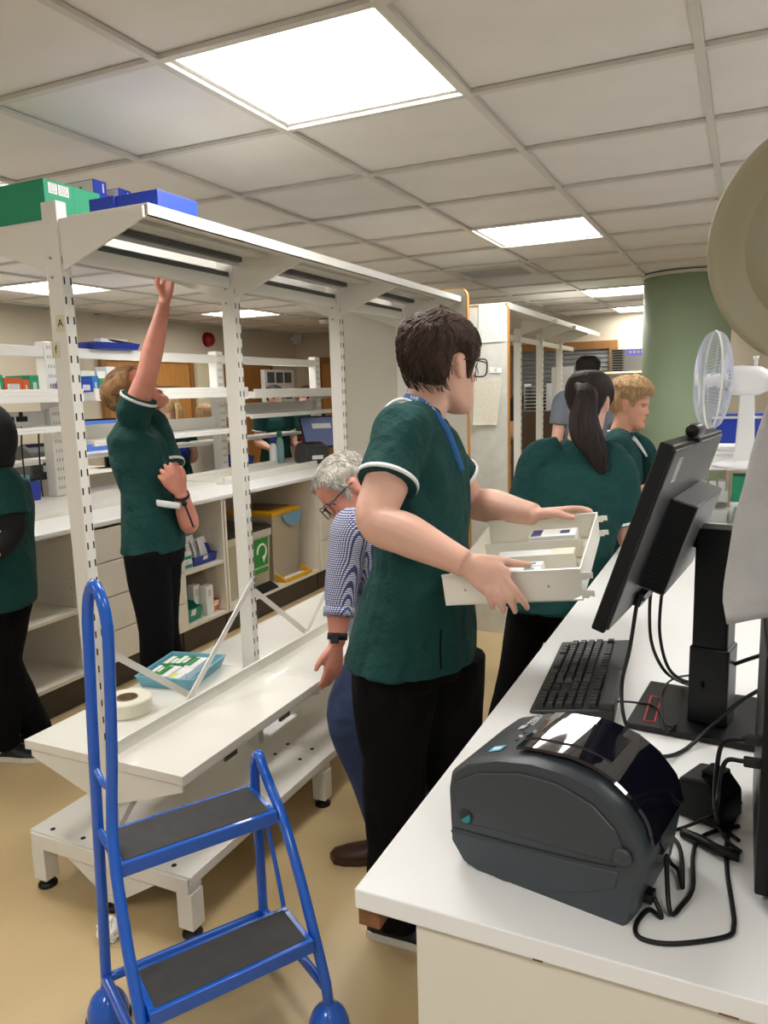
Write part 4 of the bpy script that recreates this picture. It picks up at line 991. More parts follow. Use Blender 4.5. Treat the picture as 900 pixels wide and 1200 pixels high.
q0_ = Vector((-.155, 1.465, CT+.0121))
for a, b in (((0, 0), (.022, .0025)), ((0, .1275), (.022, .13)), ((0, .0025), (.0025, .1275)), ((.0195, .0025), (.022, .1275))): MB().obox(q0_+Vector((a[0], a[1], 0)), X*(b[0]-a[0]), Y*(b[1]-a[1]), Z*.0012).build('red_slot_rim', M_redl, MN)
MB().obox(q0_+Vector((.0026, .0026, -.0005)), X*.0168, Y*.1248, Z*.001).build('phone_slot', M_dark, MN)
# webcam on the top edge
c = mp(.20, LH+.014, .004)
WC = thing('webcam', 'small cylindrical webcam clipped on top of the monitor', 'webcam', c)
MB().lathe([(.0, -.034), (.010, -.034), (.0125, -.03), (.0125, .03), (.010, .036), (0, .036)], c, ml, 18).build('camera_barrel', mat('webcam_grey', (96, 96, 98), .3, .4), WC, True)
MB().lathe([(.0105, -.038), (.0105, -.0335)], c, ml, 18).build('lens_ring', M_black, WC, True)
MB().cbox(c-mu*.014+mn*.004, ml*.03, mu*.006, mn*.02).build('clip', M_black, WC)
# ---------------------------------------------------------------- computer tower at the right edge
TW = thing('computer_tower', 'black desktop computer tower with ribbed front at the right edge', 'computer', (.12, 1.1, CT))
MB().box((.052, .955, CT+.002), (.20, 1.30, 1.235)).build('tower_case', M_black, TW, bevel=.003)
MB().box((.034, .985, CT+.012), (.052, 1.28, 1.225)).build('side_cover', M_mside, TW, bevel=.003)
for k in range(17): MB().box((.058, .951, CT+.02+.0125*k), (.195, .955, CT+.0275+.0125*k)).build('vent_rib', M_mside, TW)
MB().box((.06, .9505, 1.15), (.19, .955, 1.21)).build('drive_bezel', M_mside, TW)
for z in (1.105, 1.075): MB().box((.015, .995, z), (.05, 1.005, z+.012)).build('usb_plug', M_rubber, TW, bevel=.002)
# ---------------------------------------------------------------- charging dock
dk = W(826, 955, z=CT)
DK = thing('scanner_dock', 'small black wedge shaped cradle beside the computer tower', 'cradle', dk)
e1 = Vector((.8, -.35, 0)).normalized(); e2 = Vector((.35, .8, 0)).normalized()
def dp(a, b, h): return dk+e1*a+e2*b+Z*h
MB().prism([dp(-.035, -.03, .001), dp(.04, -.03, .001), dp(.038, -.03, .045), dp(.015, -.03, .07), dp(-.03, -.03, .062)], e2*.07).build('cradle_body', M_black, DK, bevel=.006, seg=3)
MB().prism([dp(-.0362, -.022, .006), dp(-.0362, .034, .006), dp(-.0315, .03, .055), dp(-.0315, -.018, .055)], -e1*.001).build('front_panel', mat('dark_grey_plastic', (52, 52, 54), .35), DK)
MB().cbox(dp(.012, .005, .068), e1*.03, e2*.035, Z*.02).build('cradle_slot', M_mside, DK, bevel=.003)
# ---------------------------------------------------------------- cables on the counter
def cable(label, pts, r=.0028, name='cable', m=M_black):
    o = MB().tube(bez(pts, 7), r, 8).build(name, m, smooth=True); tag(o, label, 'cable', 'black cables on the counter'); return rebase(o)
def cz(u, v, h=.003): return W(u, v, z=CT+h)
mbot = mp(.17, LH*.08, .028)
cable('black cable hanging from the monitor nearest the keyboard, looping behind the printer', [mbot, W(748, 700, y=1.36), W(738, 760, y=1.38), W(729, 800, y=1.40), W(731, 840, y=1.36), cz(745, 870, .012), cz(770, 886, .016), cz(800, 880, .004), cz(835, 850, .03), W(868, 822, y=1.42), W(905, 800, y=1.42)], .0036)
cable('middle black cable hanging from the monitor to the stand', [mp(.25, LH*.12, .03), W(762, 700, y=1.5), W(763, 750, y=1.52), W(778, 785, y=1.5), cz(800, 800, .02), W(822, 806, y=1.48)], .0032)
cable('rightmost black cable hanging from the monitor to the stand', [mp(.31, LH*.16, .03), W(776, 690, y=1.56), W(773, 740, y=1.56), W(782, 780, y=1.54), W(800, 797, y=1.52), W(824, 800, y=1.49)], .0032)
cable('thin keyboard cable curling over the monitor base', [cz(722, 822, .02), cz(742, 823, .012), cz(768, 828, .016), cz(782, 850, .018), cz(792, 850, .016), cz(778, 857, .015), cz(775, 830, .017), cz(775, 810, .018), cz(790, 795, .018), W(818, 790, y=1.5)], .0022)
rb = max(p[0] for p in prof)
cable('printer power cable running along the counter edge', [pp(rb, .025, .04), cz(775, 1075, .006), cz(760, 1066, .004), cz(745, 1085), cz(752, 1100), cz(790, 1106), cz(850, 1098), cz(860, 1085), cz(858, 1060), cz(852, 1020), cz(852, 985), cz(862, 955), cz(868, 940)], .003)
cable('printer data cable curving up from its rear socket', [pp(rb, .055, .09), cz(785, 1068, .01), cz(800, 1060, .006), cz(812, 1040, .006), cz(812, 1005, .004), cz(818, 985, .004), cz(835, 975, .004), cz(866, 968, .004)], .003)
cable('short looped cable behind the printer', [pp(rb, .10, .05), cz(785, 1010, .02), cz(795, 1020, .012), cz(800, 1040, .008), cz(798, 1000, .006), cz(790, 983, .006), cz(775, 978, .008), cz(762, 985, .01)], .003)
cable('cable plugged into the tower and dropping behind the cradle', [Vector((.015, 1.0, 1.111)), W(848, 870, y=1.02), W(840, 900, y=1.03), W(838, 945, y=1.06), cz(845, 968, .006), cz(866, 985, .004)], .003)
cable('second cable plugged into the tower below the first', [Vector((.015, 1.0, 1.081)), W(850, 893, y=1.02), W(842, 930, y=1.03), cz(840, 962, .02), cz(852, 985, .006), cz(868, 998, .004)], .003)
cable('cable from the printer to the cradle', [cz(768, 963, .003), cz(785, 972, .003), cz(800, 970, .003), cz(830, 958, .03), cz(845, 955, .02)], .0025)
cable('bundled thick cable lying before the tower', [cz(800, 976, .006), cz(820, 984, .01), cz(840, 995, .01), cz(866, 1004, .006)], .0075)
cable('thick cable behind the monitor stand to the tower', [W(824, 792, y=1.62), W(845, 785, y=1.6), W(870, 775, y=1.5), Vector((.06, 1.34, 1.12))], .0036)
# ---------------------------------------------------------------- round dish and hanging sheet at the right edge
M_dish = mat('beige_plastic', (154, 146, 118), .45)
dc = W(990, 281, d=1.12); dn = (CAM-dc).normalized(); dn = (dn+Vector((-.10, 0, .04))).normalized()
DS = thing('round_lamp_head', 'large round beige lamp shade cut off by the right edge', 'lamp', dc)
rd = 152/FPX*1.12
MB().lathe([(rd*.72, -.012), (rd*.76, -.010), (rd*.80, -.006), (rd*.9, .006), (rd*.94, .010), (rd*.985, .012), (rd, .006), (rd, -.006), (rd*.96, -.02), (rd*.6, -.06), (.02, -.075)], dc, dn, 64).build('shade_rim', M_dish, DS, True)
MB().lathe([(.001, -.008), (rd*.3, -.009), (rd*.72, -.0115), (rd*.74, -.016)], dc, dn, 64).build('shade_face', mat('beige_plastic_face', (152, 146, 122), .5), DS, True)
arm0 = dc-dn*.075
MB().tube(bez([arm0, arm0+Vector((.1, .05, -.05)), Vector((.42, 1.35, 1.3)), Vector((.46, 1.4, CT+.01))], 6), .014, 10).build('lamp_arm', M_dish, DS, True)
MB().lathe([(.09, 0), (.09, .014), (.02, .024)], (.46, 1.4, CT), Z, 24).build('lamp_base', M_dish, DS, True)
M_sheet = mat('mottled_grey_plastic', (164, 162, 158), .55, var=(24, .08), bump=(18, .5, .01))
q = [W(898, 476, d=1.06), W(985, 455, d=1.05), W(985, 700, d=0.98), W(844, 729, d=1.0)]
sh = MB(); nx, ny = 14, 22; vs = []
for L in (0, 1):
    for j in range(ny+1):
        t_ = j/ny
        for i in range(nx+1):
            s_ = i/nx; p = q[0]*(1-s_)*(1-t_)+q[1]*s_*(1-t_)+q[2]*s_*t_+q[3]*(1-s_)*t_
            p = p+CR*(-.010*math.sin(t_*math.pi)*(1-s_))+CU*(.004*noise.noise(Vector((s_*5, 0, 1)))*t_)
            k_ = noise.noise(Vector((s_*3, t_*4, 0)))*.006+.02*(t_ > .9)*(t_-.9)/.1+.006*math.sin(s_*3)
            vs.append(p+CF*(-k_)+CF*(.0015*L))
fs = []; K = (nx+1)*(ny+1)
for L in (0, K):
    for j in range(ny):
        for i in range(nx):
            a = L+j*(nx+1)+i; f_ = [a, a+1, a+nx+2, a+nx+1]; fs.append(f_ if not L else f_[::-1])
rim = [i for i in range(nx+1)]+[j*(nx+1)+nx for j in range(1, ny+1)]+[ny*(nx+1)+i for i in range(nx-1, -1, -1)]+[j*(nx+1) for j in range(ny-1, 0, -1)]
for a, b in zip(rim, rim[1:]+rim[:1]): fs.append([b, a, a+K, b+K])
sh.add(vs, fs); o = sh.build('plastic_sheet', M_sheet, smooth=True); tag(o, 'grey mottled plastic sheet hanging at the right edge above the tower', 'sheet')
bm = bmesh.new(); bm.from_mesh(o.data); bmesh.ops.recalc_face_normals(bm, faces=bm.faces); bm.to_mesh(o.data); bm.free(); rebase(o)
# ---------------------------------------------------------------- shelf and clutter at the far end of the counter, with the fan
yb = 3.9
OS = thing('counter_shelf', 'white raised shelf standing on the far end of the counter', 'shelf', (.1, yb+.15, CT))
MB().box((-.20, yb, 1.145), (.75, yb+.40, 1.175)).build('shelf_board', M_white, OS, bevel=.003)
for x in (.73, .25): MB().box((x-.01, yb+.01, CT), (x+.01, yb+.39, 1.145)).build('shelf_side', M_white, OS)
MB().box((-.185, yb+.37, CT), (-.165, yb+.39, 1.145)).build('shelf_leg', M_white, OS)
def simple(name, label, a, b, m, cat, bevel=.003):
    t = thing(name, label, cat, ((a[0]+b[0])/2, (a[1]+b[1])/2, a[2])); MB().box(a, b).build('body', m, t, bevel=bevel); return t
t = simple('white_tray_stack', 'pile of white trays on the raised counter shelf', (-.19, yb+.02, 1.176), (.06, yb+.2, 1.215), M_white, 'tray'); MB().box((-.195, yb+.015, 1.216), (.065, yb+.205, 1.232)).build('upper_tray', M_white, t, bevel=.004)
MB().box((-.18, yb+.03, 1.233), (.05, yb+.19, 1.258)).build('paper_pile', M_paper, t, bevel=.01, seg=3)
t = simple('blue_folder_box', 'blue box file behind the desk fan', (-.15, yb+.22, 1.176), (.3, yb+.38, 1.395), M_bcard, 'box'); MB().box((-.152, yb+.218, 1.375), (.302, yb+.382, 1.388)).build('lid_edge', M_paper, t)
# clear organiser with orange things, small cartons
M_clear = mat('clear_plastic', (222, 228, 224), .12, alpha=.45)
t = thing('clear_organiser', 'clear plastic drawer holding orange swabs on the counter', 'organiser', (-.12, yb+.1, CT))
x0, x1, y0, y1 = -.20, -.06, yb-.02, yb+.24
for a, b in (((x0, y0, CT+.001), (x1, y1, CT+.004)), ((x0, y0, CT+.004), (x0+.003, y1, CT+.09)), ((x1-.003, y0, CT+.004), (x1, y1, CT+.09)), ((x0+.003, y0, CT+.004), (x1-.003, y0+.003, CT+.06)), ((x0+.003, y1-.003, CT+.004), (x1-.003, y1, CT+.09))): MB().box(a, b).build('clear_wall', M_clear, t)
for k in range(7):
    x, y = x0+.02+.014*k, y0+.06+.02*(k % 3)
    c = Vector((x, y, CT+.014+.006*(k % 2))); a = math.radians(25*k)
    t2 = thing('orange_swab', 'orange packet piled in the clear drawer', 'packet', c, 'orange packets in the clear drawer')
    MB().cbox(c, Vector((math.cos(a), math.sin(a), 0))*.05, Vector((-math.sin(a), math.cos(a), 0))*.018, Z*.008).build('packet', mat('orange_packet', (232, 140, 84), .5), t2, bevel=.002); MB().cbox(c+Z*.0045, Vector((math.cos(a), math.sin(a), 0))*.02, Vector((-math.sin(a), math.cos(a), 0))*.018, Z*.0008).build('white_band', M_paper, t2)
t = thing('clear_organiser', 'clear plastic box of small packs under the raised shelf', 'organiser', (-.12, yb+.14, CT+.095))
for a, b in (((x0, y0+.02, CT+.094), (x1, y1, CT+.097)), ((x0, y0+.02, CT+.097), (x0+.003, y1, CT+.20)), ((x1-.003, y0+.02, CT+.097), (x1, y1, CT+.20)), ((x0+.003, y0+.02, CT+.097), (x1-.003, y0+.023, CT+.15))): MB().box(a, b).build('clear_wall', M_clear, t)
for k in range(3): stack_box(['white pack nearest the monitor in the clear box', 'middle white pack in the clear box', 'white pack next to the green carton in the clear box'][k], x0+.045+.042*k, .034, y0+.06, y0+.16, CT+.098, .09, M_wpack, name='small_pack', group='packs in the clear box')
stack_box('green carton under the raised counter shelf', .03, .075, yb+.03, yb+.16, CT+.095, .12, M_gcard, name='green_carton')
simple('white_carton', 'white carton below the green carton on the far counter', (-.05, yb, CT+.001), (.05, yb+.2, CT+.0945), M_wpack, 'carton')
t = thing('stapler', 'grey green stapler standing beside the clear drawer', 'stapler', (-.045, yb-.05, CT))
MB().prism([(-.05, yb-.06, CT+.001), (-.02, yb-.06, CT+.001), (-.005, yb-.06, CT+.075), (-.03, yb-.06, CT+.08)], (0, .04, 0)).build('stapler_body', mat('grey_green_plastic', (120, 132, 116), .4), t, bevel=.004); MB().box((-.055, yb-.065, CT+.0005), (.015, yb-.015, CT+.008)).build('stapler_base', M_steel, t)
# fan
fc = W(835, 446, y=3.75)
FN = thing('desk_fan', 'white wire guarded desk fan beside the green column', 'fan', Vector((fc.x+.2, 3.98, 1.176)))
M_fan = mat('white_fan_plastic', (234, 234, 232), .3); M_wire = mat('white_fan_wire', (214, 218, 230), .35); M_blade = mat('grey_blade', (196, 202, 214), .3, alpha=.75)
fv = (fc-CAM).normalized(); fl = fv.cross(Z).normalized(); fa = (fl*-.985-fv*.17+Vector((0, 0, .03))).normalized(); fu = Z.copy(); fr_ = fa.cross(fu).normalized(); fu = fr_.cross(fa).normalized(); FR = .215
for side in (1, -1):
    g = MB()
    for k in range(84):
        a = 2*math.pi*k/84; d = fr_*math.cos(a)+fu*math.sin(a); pth = [fc+fa*side*.062+d*.03, fc+fa*side*.06+d*FR*.6, fc+fa*side*.035+d*FR*.92, fc+fa*side*.004+d*FR]
        g.tube(bez(pth, 2), .0011, 3)
    tag(g.build('guard_wires', M_wire, FN), kind='stuff')
    MB().lathe([(.032, 0), (.03, side*.008), (0.0, side*.01)], fc+fa*side*.058, fa, 18).build('guard_cap', M_fan, FN)
    for rr_ in (.4, .72): MB().tube([fc+fa*side*(.0615 if rr_ < .5 else .052)+(fr_*math.cos(a)+fu*math.sin(a))*FR*rr_ for a in [2*math.pi*k/40 for k in range(40)]], .0012, 4, closed=True).build('guard_ring', M_wire, FN)
MB().tube([fc+(fr_*math.cos(a)+fu*math.sin(a))*FR for a in [2*math.pi*k/48 for k in range(48)]], .0045, 8, closed=True).build('guard_rim', M_fan, FN, True)
for b in range(3):
    rg = []
    for i in range(7):
        t_ = i/6; r_ = .03+t_*.15; a = 2*math.pi*b/3; w_ = .35+.45*math.sin(t_*2.4)
        rg.append((r_, a-w_*.7, a+w_*.7))
    vs = []
    for r_, a0, a1 in rg:
        for q_ in (0, .5, 1):
            a = a0+(a1-a0)*q_; vs.append(fc+(fr_*math.cos(a)+fu*math.sin(a))*r_+fa*(.022*(q_-.5)))
    o = MB(); o.add(vs+[v+fa*.002 for v in vs], [])
    for L, off in ((0, 0), (1, 21)):
        for i in range(6):
            for j in range(2):
                a = off+i*3+j; o.f.append([a, a+1, a+4, a+3] if L else [a, a+3, a+4, a+1])
    o.build('blade', M_blade, FN, True)
MB().lathe([(.03, -.03), (.032, .02), (.01, .035)], fc, fa, 18).build('hub', M_fan, FN, True)
mo = fc-fa*.065
MB().lathe([(.03, 0), (.062, -.005), (.066, -.06), (.062, -.13), (.045, -.165), (.0, -.168)], mo, fa, 24).build('motor_housing', M_fan, FN, True)
MB().lathe([(.008, 0), (.008, .03), (.012, .034), (.012, .046)], mo-fa*.11+Z*.06, Z, 12).build('swing_knob', M_fan, FN, True)
nb = mo-fa*.08
MB().rings([[Vector((nb.x+a*.03, nb.y+b*.025, nb.z-.06)) for a, b in ((-1, -1), (1, -1), (1, 1), (-1, 1))], [Vector((nb.x+a*.04, nb.y+b*.035, 1.25)) for a, b in ((-1, -1), (1, -1), (1, 1), (-1, 1))], [Vector((nb.x+a*.05, nb.y+b*.045, 1.19)) for a, b in ((-1, -1), (1, -1), (1, 1), (-1, 1))]]).build('neck', M_fan, FN, bevel=.006)
MB().lathe([(.13, 0), (.13, .012), (.06, .03), (0, .032)], (nb.x, nb.y, 1.177), Z, 28).build('fan_base', M_fan, FN, True)
# ---------------------------------------------------------------- far right background: steel dispenser, trolley rail, work cell
c0, c1 = W(716, 410, y=8.6), W(757, 436, y=8.6)
t = thing('wall_unit', 'grey steel wall unit with a small blue lit display', 'machine', ((c0.x+c1.x)/2, 8.75, .9))
M_unit = mat('unit_grey', (150, 148, 142), .4)
MB().box((c0.x, 8.6, c1.z), (c1.x+.25, 9.3, c0.z)).build('unit_case', M_unit, t); MB().box((c0.x+.14, 8.59, c1.z+.01), (c1.x+.2, 8.6, c0.z-.01)).build('front_door', M_steel, t)
MB().box((c0.x-.02, 8.65, .0), (c0.x+.1, 9.3, c1.z)).build('support', M_unit, t); MB().box((c1.x+.1, 8.65, .0), (c1.x+.2, 9.3, c1.z)).build('support', M_unit, t)
for k in range(9): MB().box((c0.x+.02, 8.592, c1.z+.02+.026*k), (c0.x+.12, 8.6, c1.z+.032+.026*k)).build('grille_slat', M_dark, t)
M_disp = mat('violet_display', (96, 90, 170), .3); M_disp.node_tree.nodes['Principled BSDF'].inputs['Emission Color'].default_value = (.25, .22, .8, 1); M_disp.node_tree.nodes['Principled BSDF'].inputs['Emission Strength'].default_value = .5
MB().box((c0.x+.16, 8.585, c0.z-.07), (c0.x+.36, 8.59, c0.z-.005)).build('display', M_disp, t)
for k in range(4): MB().box((c0.x+.19+.04*k, 8.582, c0.z-.045), (c0.x+.215+.04*k, 8.585, c0.z-.02)).build('display_icon', M_paper, t)
t = thing('wire_trolley', 'tall wire trolley with brass coloured top rail at the far right', 'trolley', (-1.0, 7.7, 0))
a, b = W(704, 438, y=7.6), W(757, 437, y=7.6)
M_brass = mat('brass_rail', (190, 170, 120), .3, .7); zt_ = a.z
for y in (7.6, 8.0):
    MB().tube([(a.x, y, zt_), (b.x+.1, y, zt_)], .016, 8).build('top_rail', M_brass, t)
    for x in (a.x, (a.x+b.x)/2+.02, b.x+.1): MB().tube([(x, y, 0.0), (x, y, zt_)], .009, 8).build('upright', M_steel, t)
for z in (zt_-.28, zt_-.6, .4):
    MB().box((a.x, 7.6, z-.006), (b.x+.1, 8.0, z+.006)).build('wire_shelf', M_offw, t)
for k, (x, h) in enumerate(((a.x+.1, .16), (a.x+.3, .2))): simple('white_carton', ['white carton on the wire trolley beside the blonde woman', 'taller white carton on the wire trolley beside the column'][k], (x, 7.65, zt_-.273), (x+.15, 7.9, zt_-.273+h), M_wpack, 'carton')
# white documents and dark cupboard seen between the posts of the second unit
simple('dark_cupboard', 'dark wooden cupboard beneath the serving hatch', (-2.5, 8.85, 0), (-1.5, 9.3, 1.28), mat('brown_cupboard', (96, 76, 56), .5), 'cupboard')
t = thing('paper_rack', 'white stacked paper trays on the dark cupboard', 'paper tray', (-2.2, 9.0, 1.281))
for k in range(8): MB().box((-2.35, 8.9, 1.282+.04*k), (-2.1, 9.2, 1.290+.04*k)).build('tray_level', M_white, t)
MB().box((-2.36, 8.9, 1.281), (-2.35, 9.2, 1.60)).build('tray_side', M_white, t); MB().box((-2.1, 8.9, 1.281), (-2.09, 9.2, 1.60)).build('tray_side', M_white, t)
t = simple('white_poster', 'white poster board standing on the dark cupboard', (-2.05, 8.95, 1.281), (-1.80, 8.97, 1.78), M_white, 'poster', .001)
# ================================================================ people
M_tunic = mat('bottle_green_tunic', (17, 63, 60), .85, bump=(11, 1.0, .03), var=(7, .08), spec=.3)
M_trous = mat('black_trousers', (9, 9, 11), .9, spec=.15, bump=(10, .6, .02)); M_jean = mat('navy_jeans', (44, 58, 92), .85, bump=(14, .6, .015), var=(14, .12))
M_skin = mat('fair_skin', (222, 174, 152), .48, var=(22, .06), bump=(260, .12, .0012)); M_skin2 = mat('fair_skin_tan', (214, 156, 128), .48, var=(22, .06), bump=(260, .12, .0012)); M_skinr = mat('ruddy_skin', (214, 142, 122), .48, var=(22, .08), bump=(260, .12, .0012))
def hairmat(n, c): return mat(n, c, .62, spec=.3, var=(60, .35), bump=(130, .8, .004), stretch=(1, 1, .18))
M_hbrown = hairmat('dark_brown_hair', (66, 49, 39)); M_hdark = hairmat('black_brown_hair', (34, 24, 22)); M_hblond = hairmat('blonde_hair', (184, 150, 108)); M_hgrey = hairmat('grey_hair', (182, 176, 166)); M_hlight = hairmat('light_brown_hair', (150, 112, 76))
M_trim = mat('white_piping', (228, 230, 228), .7); M_eye = mat('eye_white', (226, 222, 216), .2); M_iris = mat('dark_iris', (50, 38, 30), .15); M_lip = mat('lips', (186, 108, 100), .45)
M_shoe = mat('black_shoe', (16, 16, 17), .5); M_sole = mat('white_sole', (220, 216, 206), .6); M_brsh = mat('brown_leather', (70, 40, 28), .35)
def lerp(a, b, t): return a+(b-a)*t
def frame(F):
    F = Vector(F); F.z = 0; F.normalize(); return F, Vector((F.y, -F.x, 0))
def solid(name, mb, m, parent, voxel=.007, it=6, fold=0.0, fs=(7, 7, 3), seed=0, fac=.5):
    me = mb.mesh(name); bm = bmesh.new(); bm.from_mesh(me); bmesh.ops.recalc_face_normals(bm, faces=bm.faces); bm.to_mesh(me); bm.free()
    ob = bpy.data.objects.new('tmp', me); COL.objects.link(ob)
    r = ob.modifiers.new('r', 'REMESH'); r.mode = 'VOXEL'; r.voxel_size = voxel; r.use_smooth_shade = True
    s = ob.modifiers.new('s', 'SMOOTH'); s.factor = fac; s.iterations = it
    dg = bpy.context.evaluated_depsgraph_get(); dg.update()
    out = bpy.data.meshes.new_from_object(ob.evaluated_get(dg)); bpy.data.objects.remove(ob); bpy.data.meshes.remove(me)
    if fold:
        nr = [v.normal.copy() for v in out.vertices]
        for v, n_ in zip(out.vertices, nr):
            c = v.co; q = Vector((c.x*fs[0]+seed, c.y*fs[1], c.z*fs[2])); d = noise.noise(q)*.65+noise.noise(q*2.3+Vector((5, 1, 2)))*.4
            v.co = c+n_*fold*(abs(d)*1.6-.35)
    out.name = name; out.materials.clear()
    return link(name, out, m, parent, True)
def limb(mb, pts, rad, n=16, sm=5, flat=1.0, ref=None):
    P = bez(pts, sm); r = bez([Vector((q, 0, 0)) for q in rad], sm); mb.tube(P, [max(q.x, .003) for q in r], n, flat=flat, ref=ref)
def ellip(c, A, B, a, b, n=28): return [c+A*a*math.cos(2*math.pi*k/n)+B*b*math.sin(2*math.pi*k/n) for k in range(n)]
# ---- head
HT = [(-.118, .016, .080, .052), (-.112, .033, .092, .032), (-.098, .045, .096, .008), (-.078, .054, .091, -.022), (-.052, .060, .089, -.056), (-.028, .066, .087, -.078), (0, .071, .085, -.092), (.025, .074, .090, -.100), (.05, .0755, .088, -.103), (.075, .071, .078, -.099), (.095, .059, .057, -.083), (.108, .042, .032, -.060), (.116, .02, .006, -.030), (.1185, .005, -.008, -.016)]
def ht(z):
    z = max(min(z, .1185), -.118)
    for a, b in zip(HT, HT[1:]):
        if z <= b[0]:
            t = (z-a[0])/(b[0]-a[0]); return [lerp(a[i], b[i], t) for i in (1, 2, 3)]
    return list(HT[-1][1:])
def hsurf(th, z, off=0.0, feat=True):
    """point on the head: th 0 = face, pi = back of the head; local right, forward, up"""
    w, f, b = ht(z); s, c = math.sin(th), math.cos(th)
    ex = .88
    x = w*math.copysign(abs(s)**ex, s); y = (f+b)/2+(f-b)/2*math.copysign(abs(c)**ex, c)
    if feat and c > 0:
        t = (.022-z)/.056
        if 0 < t < 1.12:
            k = 1 if t < 1 else (1.12-t)/.12; y += (.003+.019*t**1.2)*k*math.exp(-(x/(.0075+.008*t*t))**2)
        for sx in (-1, 1):
            y -= .0085*math.exp(-((x-sx*.031)/.015)**2-((z-.002)/.010)**2)
            y += .004*math.exp(-((x-sx*.032)/.018)**2-((z-.021)/.007)**2)
            y += .004*math.exp(-((x-sx*.04)/.016)**2-((z+.028)/.014)**2)
        y += .0055*math.exp(-(x/.019)**2-((z+.058)/.006)**2)+.005*math.exp(-(x/.017)**2-((z+.073)/.006)**2)-.004*math.exp(-(x/.02)**2-((z+.0655)/.003)**2)-.004*math.exp(-(x/.02)**2-((z+.084)/.006)**2)
    if off:
        rr = Vector((x, y+.008, z*.9-.0)).normalized(); x += rr.x*off; y += rr.y*off; z += rr.z*off
    return Vector((x, y, z))
class Head:
    def __init__(s, c, F, up=Z, k=1.0):
        s.c = Vector(c); s.F = Vector(F).normalized(); u = Vector(up); u = (u-s.F*u.dot(s.F)).normalized(); s.U = u; s.R = s.F.cross(u).normalized(); s.k = k
    def p(s, v): return s.c+(s.R*v.x+s.F*v.y+s.U*v.z)*s.k
    def skull(s, mb):
        R = []
        zs = sorted(set([-.118+.2365*i/46 for i in range(47)]))
        for z in zs: R.append([s.p(hsurf(2*math.pi*j/56, z)) for j in range(56)])
        mb.rings(R)
        for sx in (-1, 1):
            for (y, z, ry, rz, rx) in ((-.006, -.004, .017, .030, .008), (-.010, .010, .018, .018, .010), (-.004, -.024, .009, .011, .008)):
                mb.ball(s.p(Vector((sx*.076, y, z))), (rx*s.k, ry*s.k, rz*s.k), 12, 8, ax=(s.R+s.F*(-.35*sx), s.F, s.U))
    def face(s, parent, brow, eyes=True, mouth=True):
        for sx in (-1, 1):
            th = sx*.40
            q = [hsurf(th+sx*d, z, .0015) for d, z in ((-.19, .0175), (0, .022), (.22, .0185), (.34, .0135))]
            MB().tube(bez([s.p(v) for v in q], 4), [.0022*s.k]*13, 6).build('eyebrow', brow, parent, True)
            if eyes:
                e = hsurf(th, .002); ec = s.p(Vector((e.x, e.y-.0085, e.z)))
                ey = MB().ball(ec, .0112*s.k, 14, 10).build('eye', M_eye, parent, True)
                MB().ball(s.p(Vector((e.x, e.y+.0005, e.z-.001))), .0048*s.k, 10, 6).build('iris', M_iris, ey, True)
                MB().tube(bez([s.p(hsurf(th+sx*d, z, .0012)) for d, z in ((-.15, .003), (0, .0085), (.17, .004))], 4), .0012*s.k, 5).build('eyelid', brow, ey, True)
        if mouth:
            for z, r in ((-.0605, .0032), (-.0705, .0040)):
                MB().tube(bez([s.p(hsurf(a, z+abs(a)*(-.012 if z > -.065 else .006), .0006)) for a in (-.26, -.12, 0, .12, .26)], 3), [r*s.k*q for q in (.4, .6, .75, .9, .95, 1, 1, 1, .95, .9, .75, .6, .4)], 6).build('lips', M_lip, parent, True)
    def hair(s, m, parent, line, th=.016, strand=.004, top=1.0, seed=1, name='hair', extra=None, na=88, nr=30):
        """cap of hair from a hairline z(theta) up to the crown, thickness th"""
        R = []; I = []
        for k in range(nr+1):
            q = math.sin(k/nr*math.pi/2); ro = []; ri = []
            for j in range(na):
                a = 2*math.pi*j/na; aa = a if a <= math.pi else a-2*math.pi; z0 = line(aa)
                z = z0+(.1184-z0)*q
                e = min(1, k/5); t = th*(.15+.85*e)*(1+.25*math.sin(aa)**2)*(1 if q < .9 else top)
                t += strand*e*(noise.noise(Vector((aa*9+seed, q*2.2, seed)))+.5*noise.noise(Vector((aa*24, q*3, seed+3))))*(1-.6*q)
                if extra: t += extra(aa, z)*e
                ro.append(s.p(hsurf(aa, z, t, False))); ri.append(s.p(hsurf(aa, z, -.004, False)))
            R.append(ro); I.append(ri)
        mb = MB(); mb.rings(I[::-1]+R, cap=True)
        return mb.build(name, m, parent, True)
def line_short(front=.072, side=.012, nape=-.062, burn=-.012):
    def f(a):
        a = abs(a)
        pts = [(0, front), (.55, front-.002), (.85, front-.02), (1.05, .028), (1.18, burn), (1.36, burn), (1.46, side+.012), (1.75, side+.012), (1.95, -.02), (2.25, nape+.012), (3.2, nape)]
        for p, q in zip(pts, pts[1:]):
            if a <= q[0]: t = (a-p[0])/(q[0]-p[0]); t = t*t*(3-2*t); return lerp(p[1], q[1], t)
        return nape
    return f
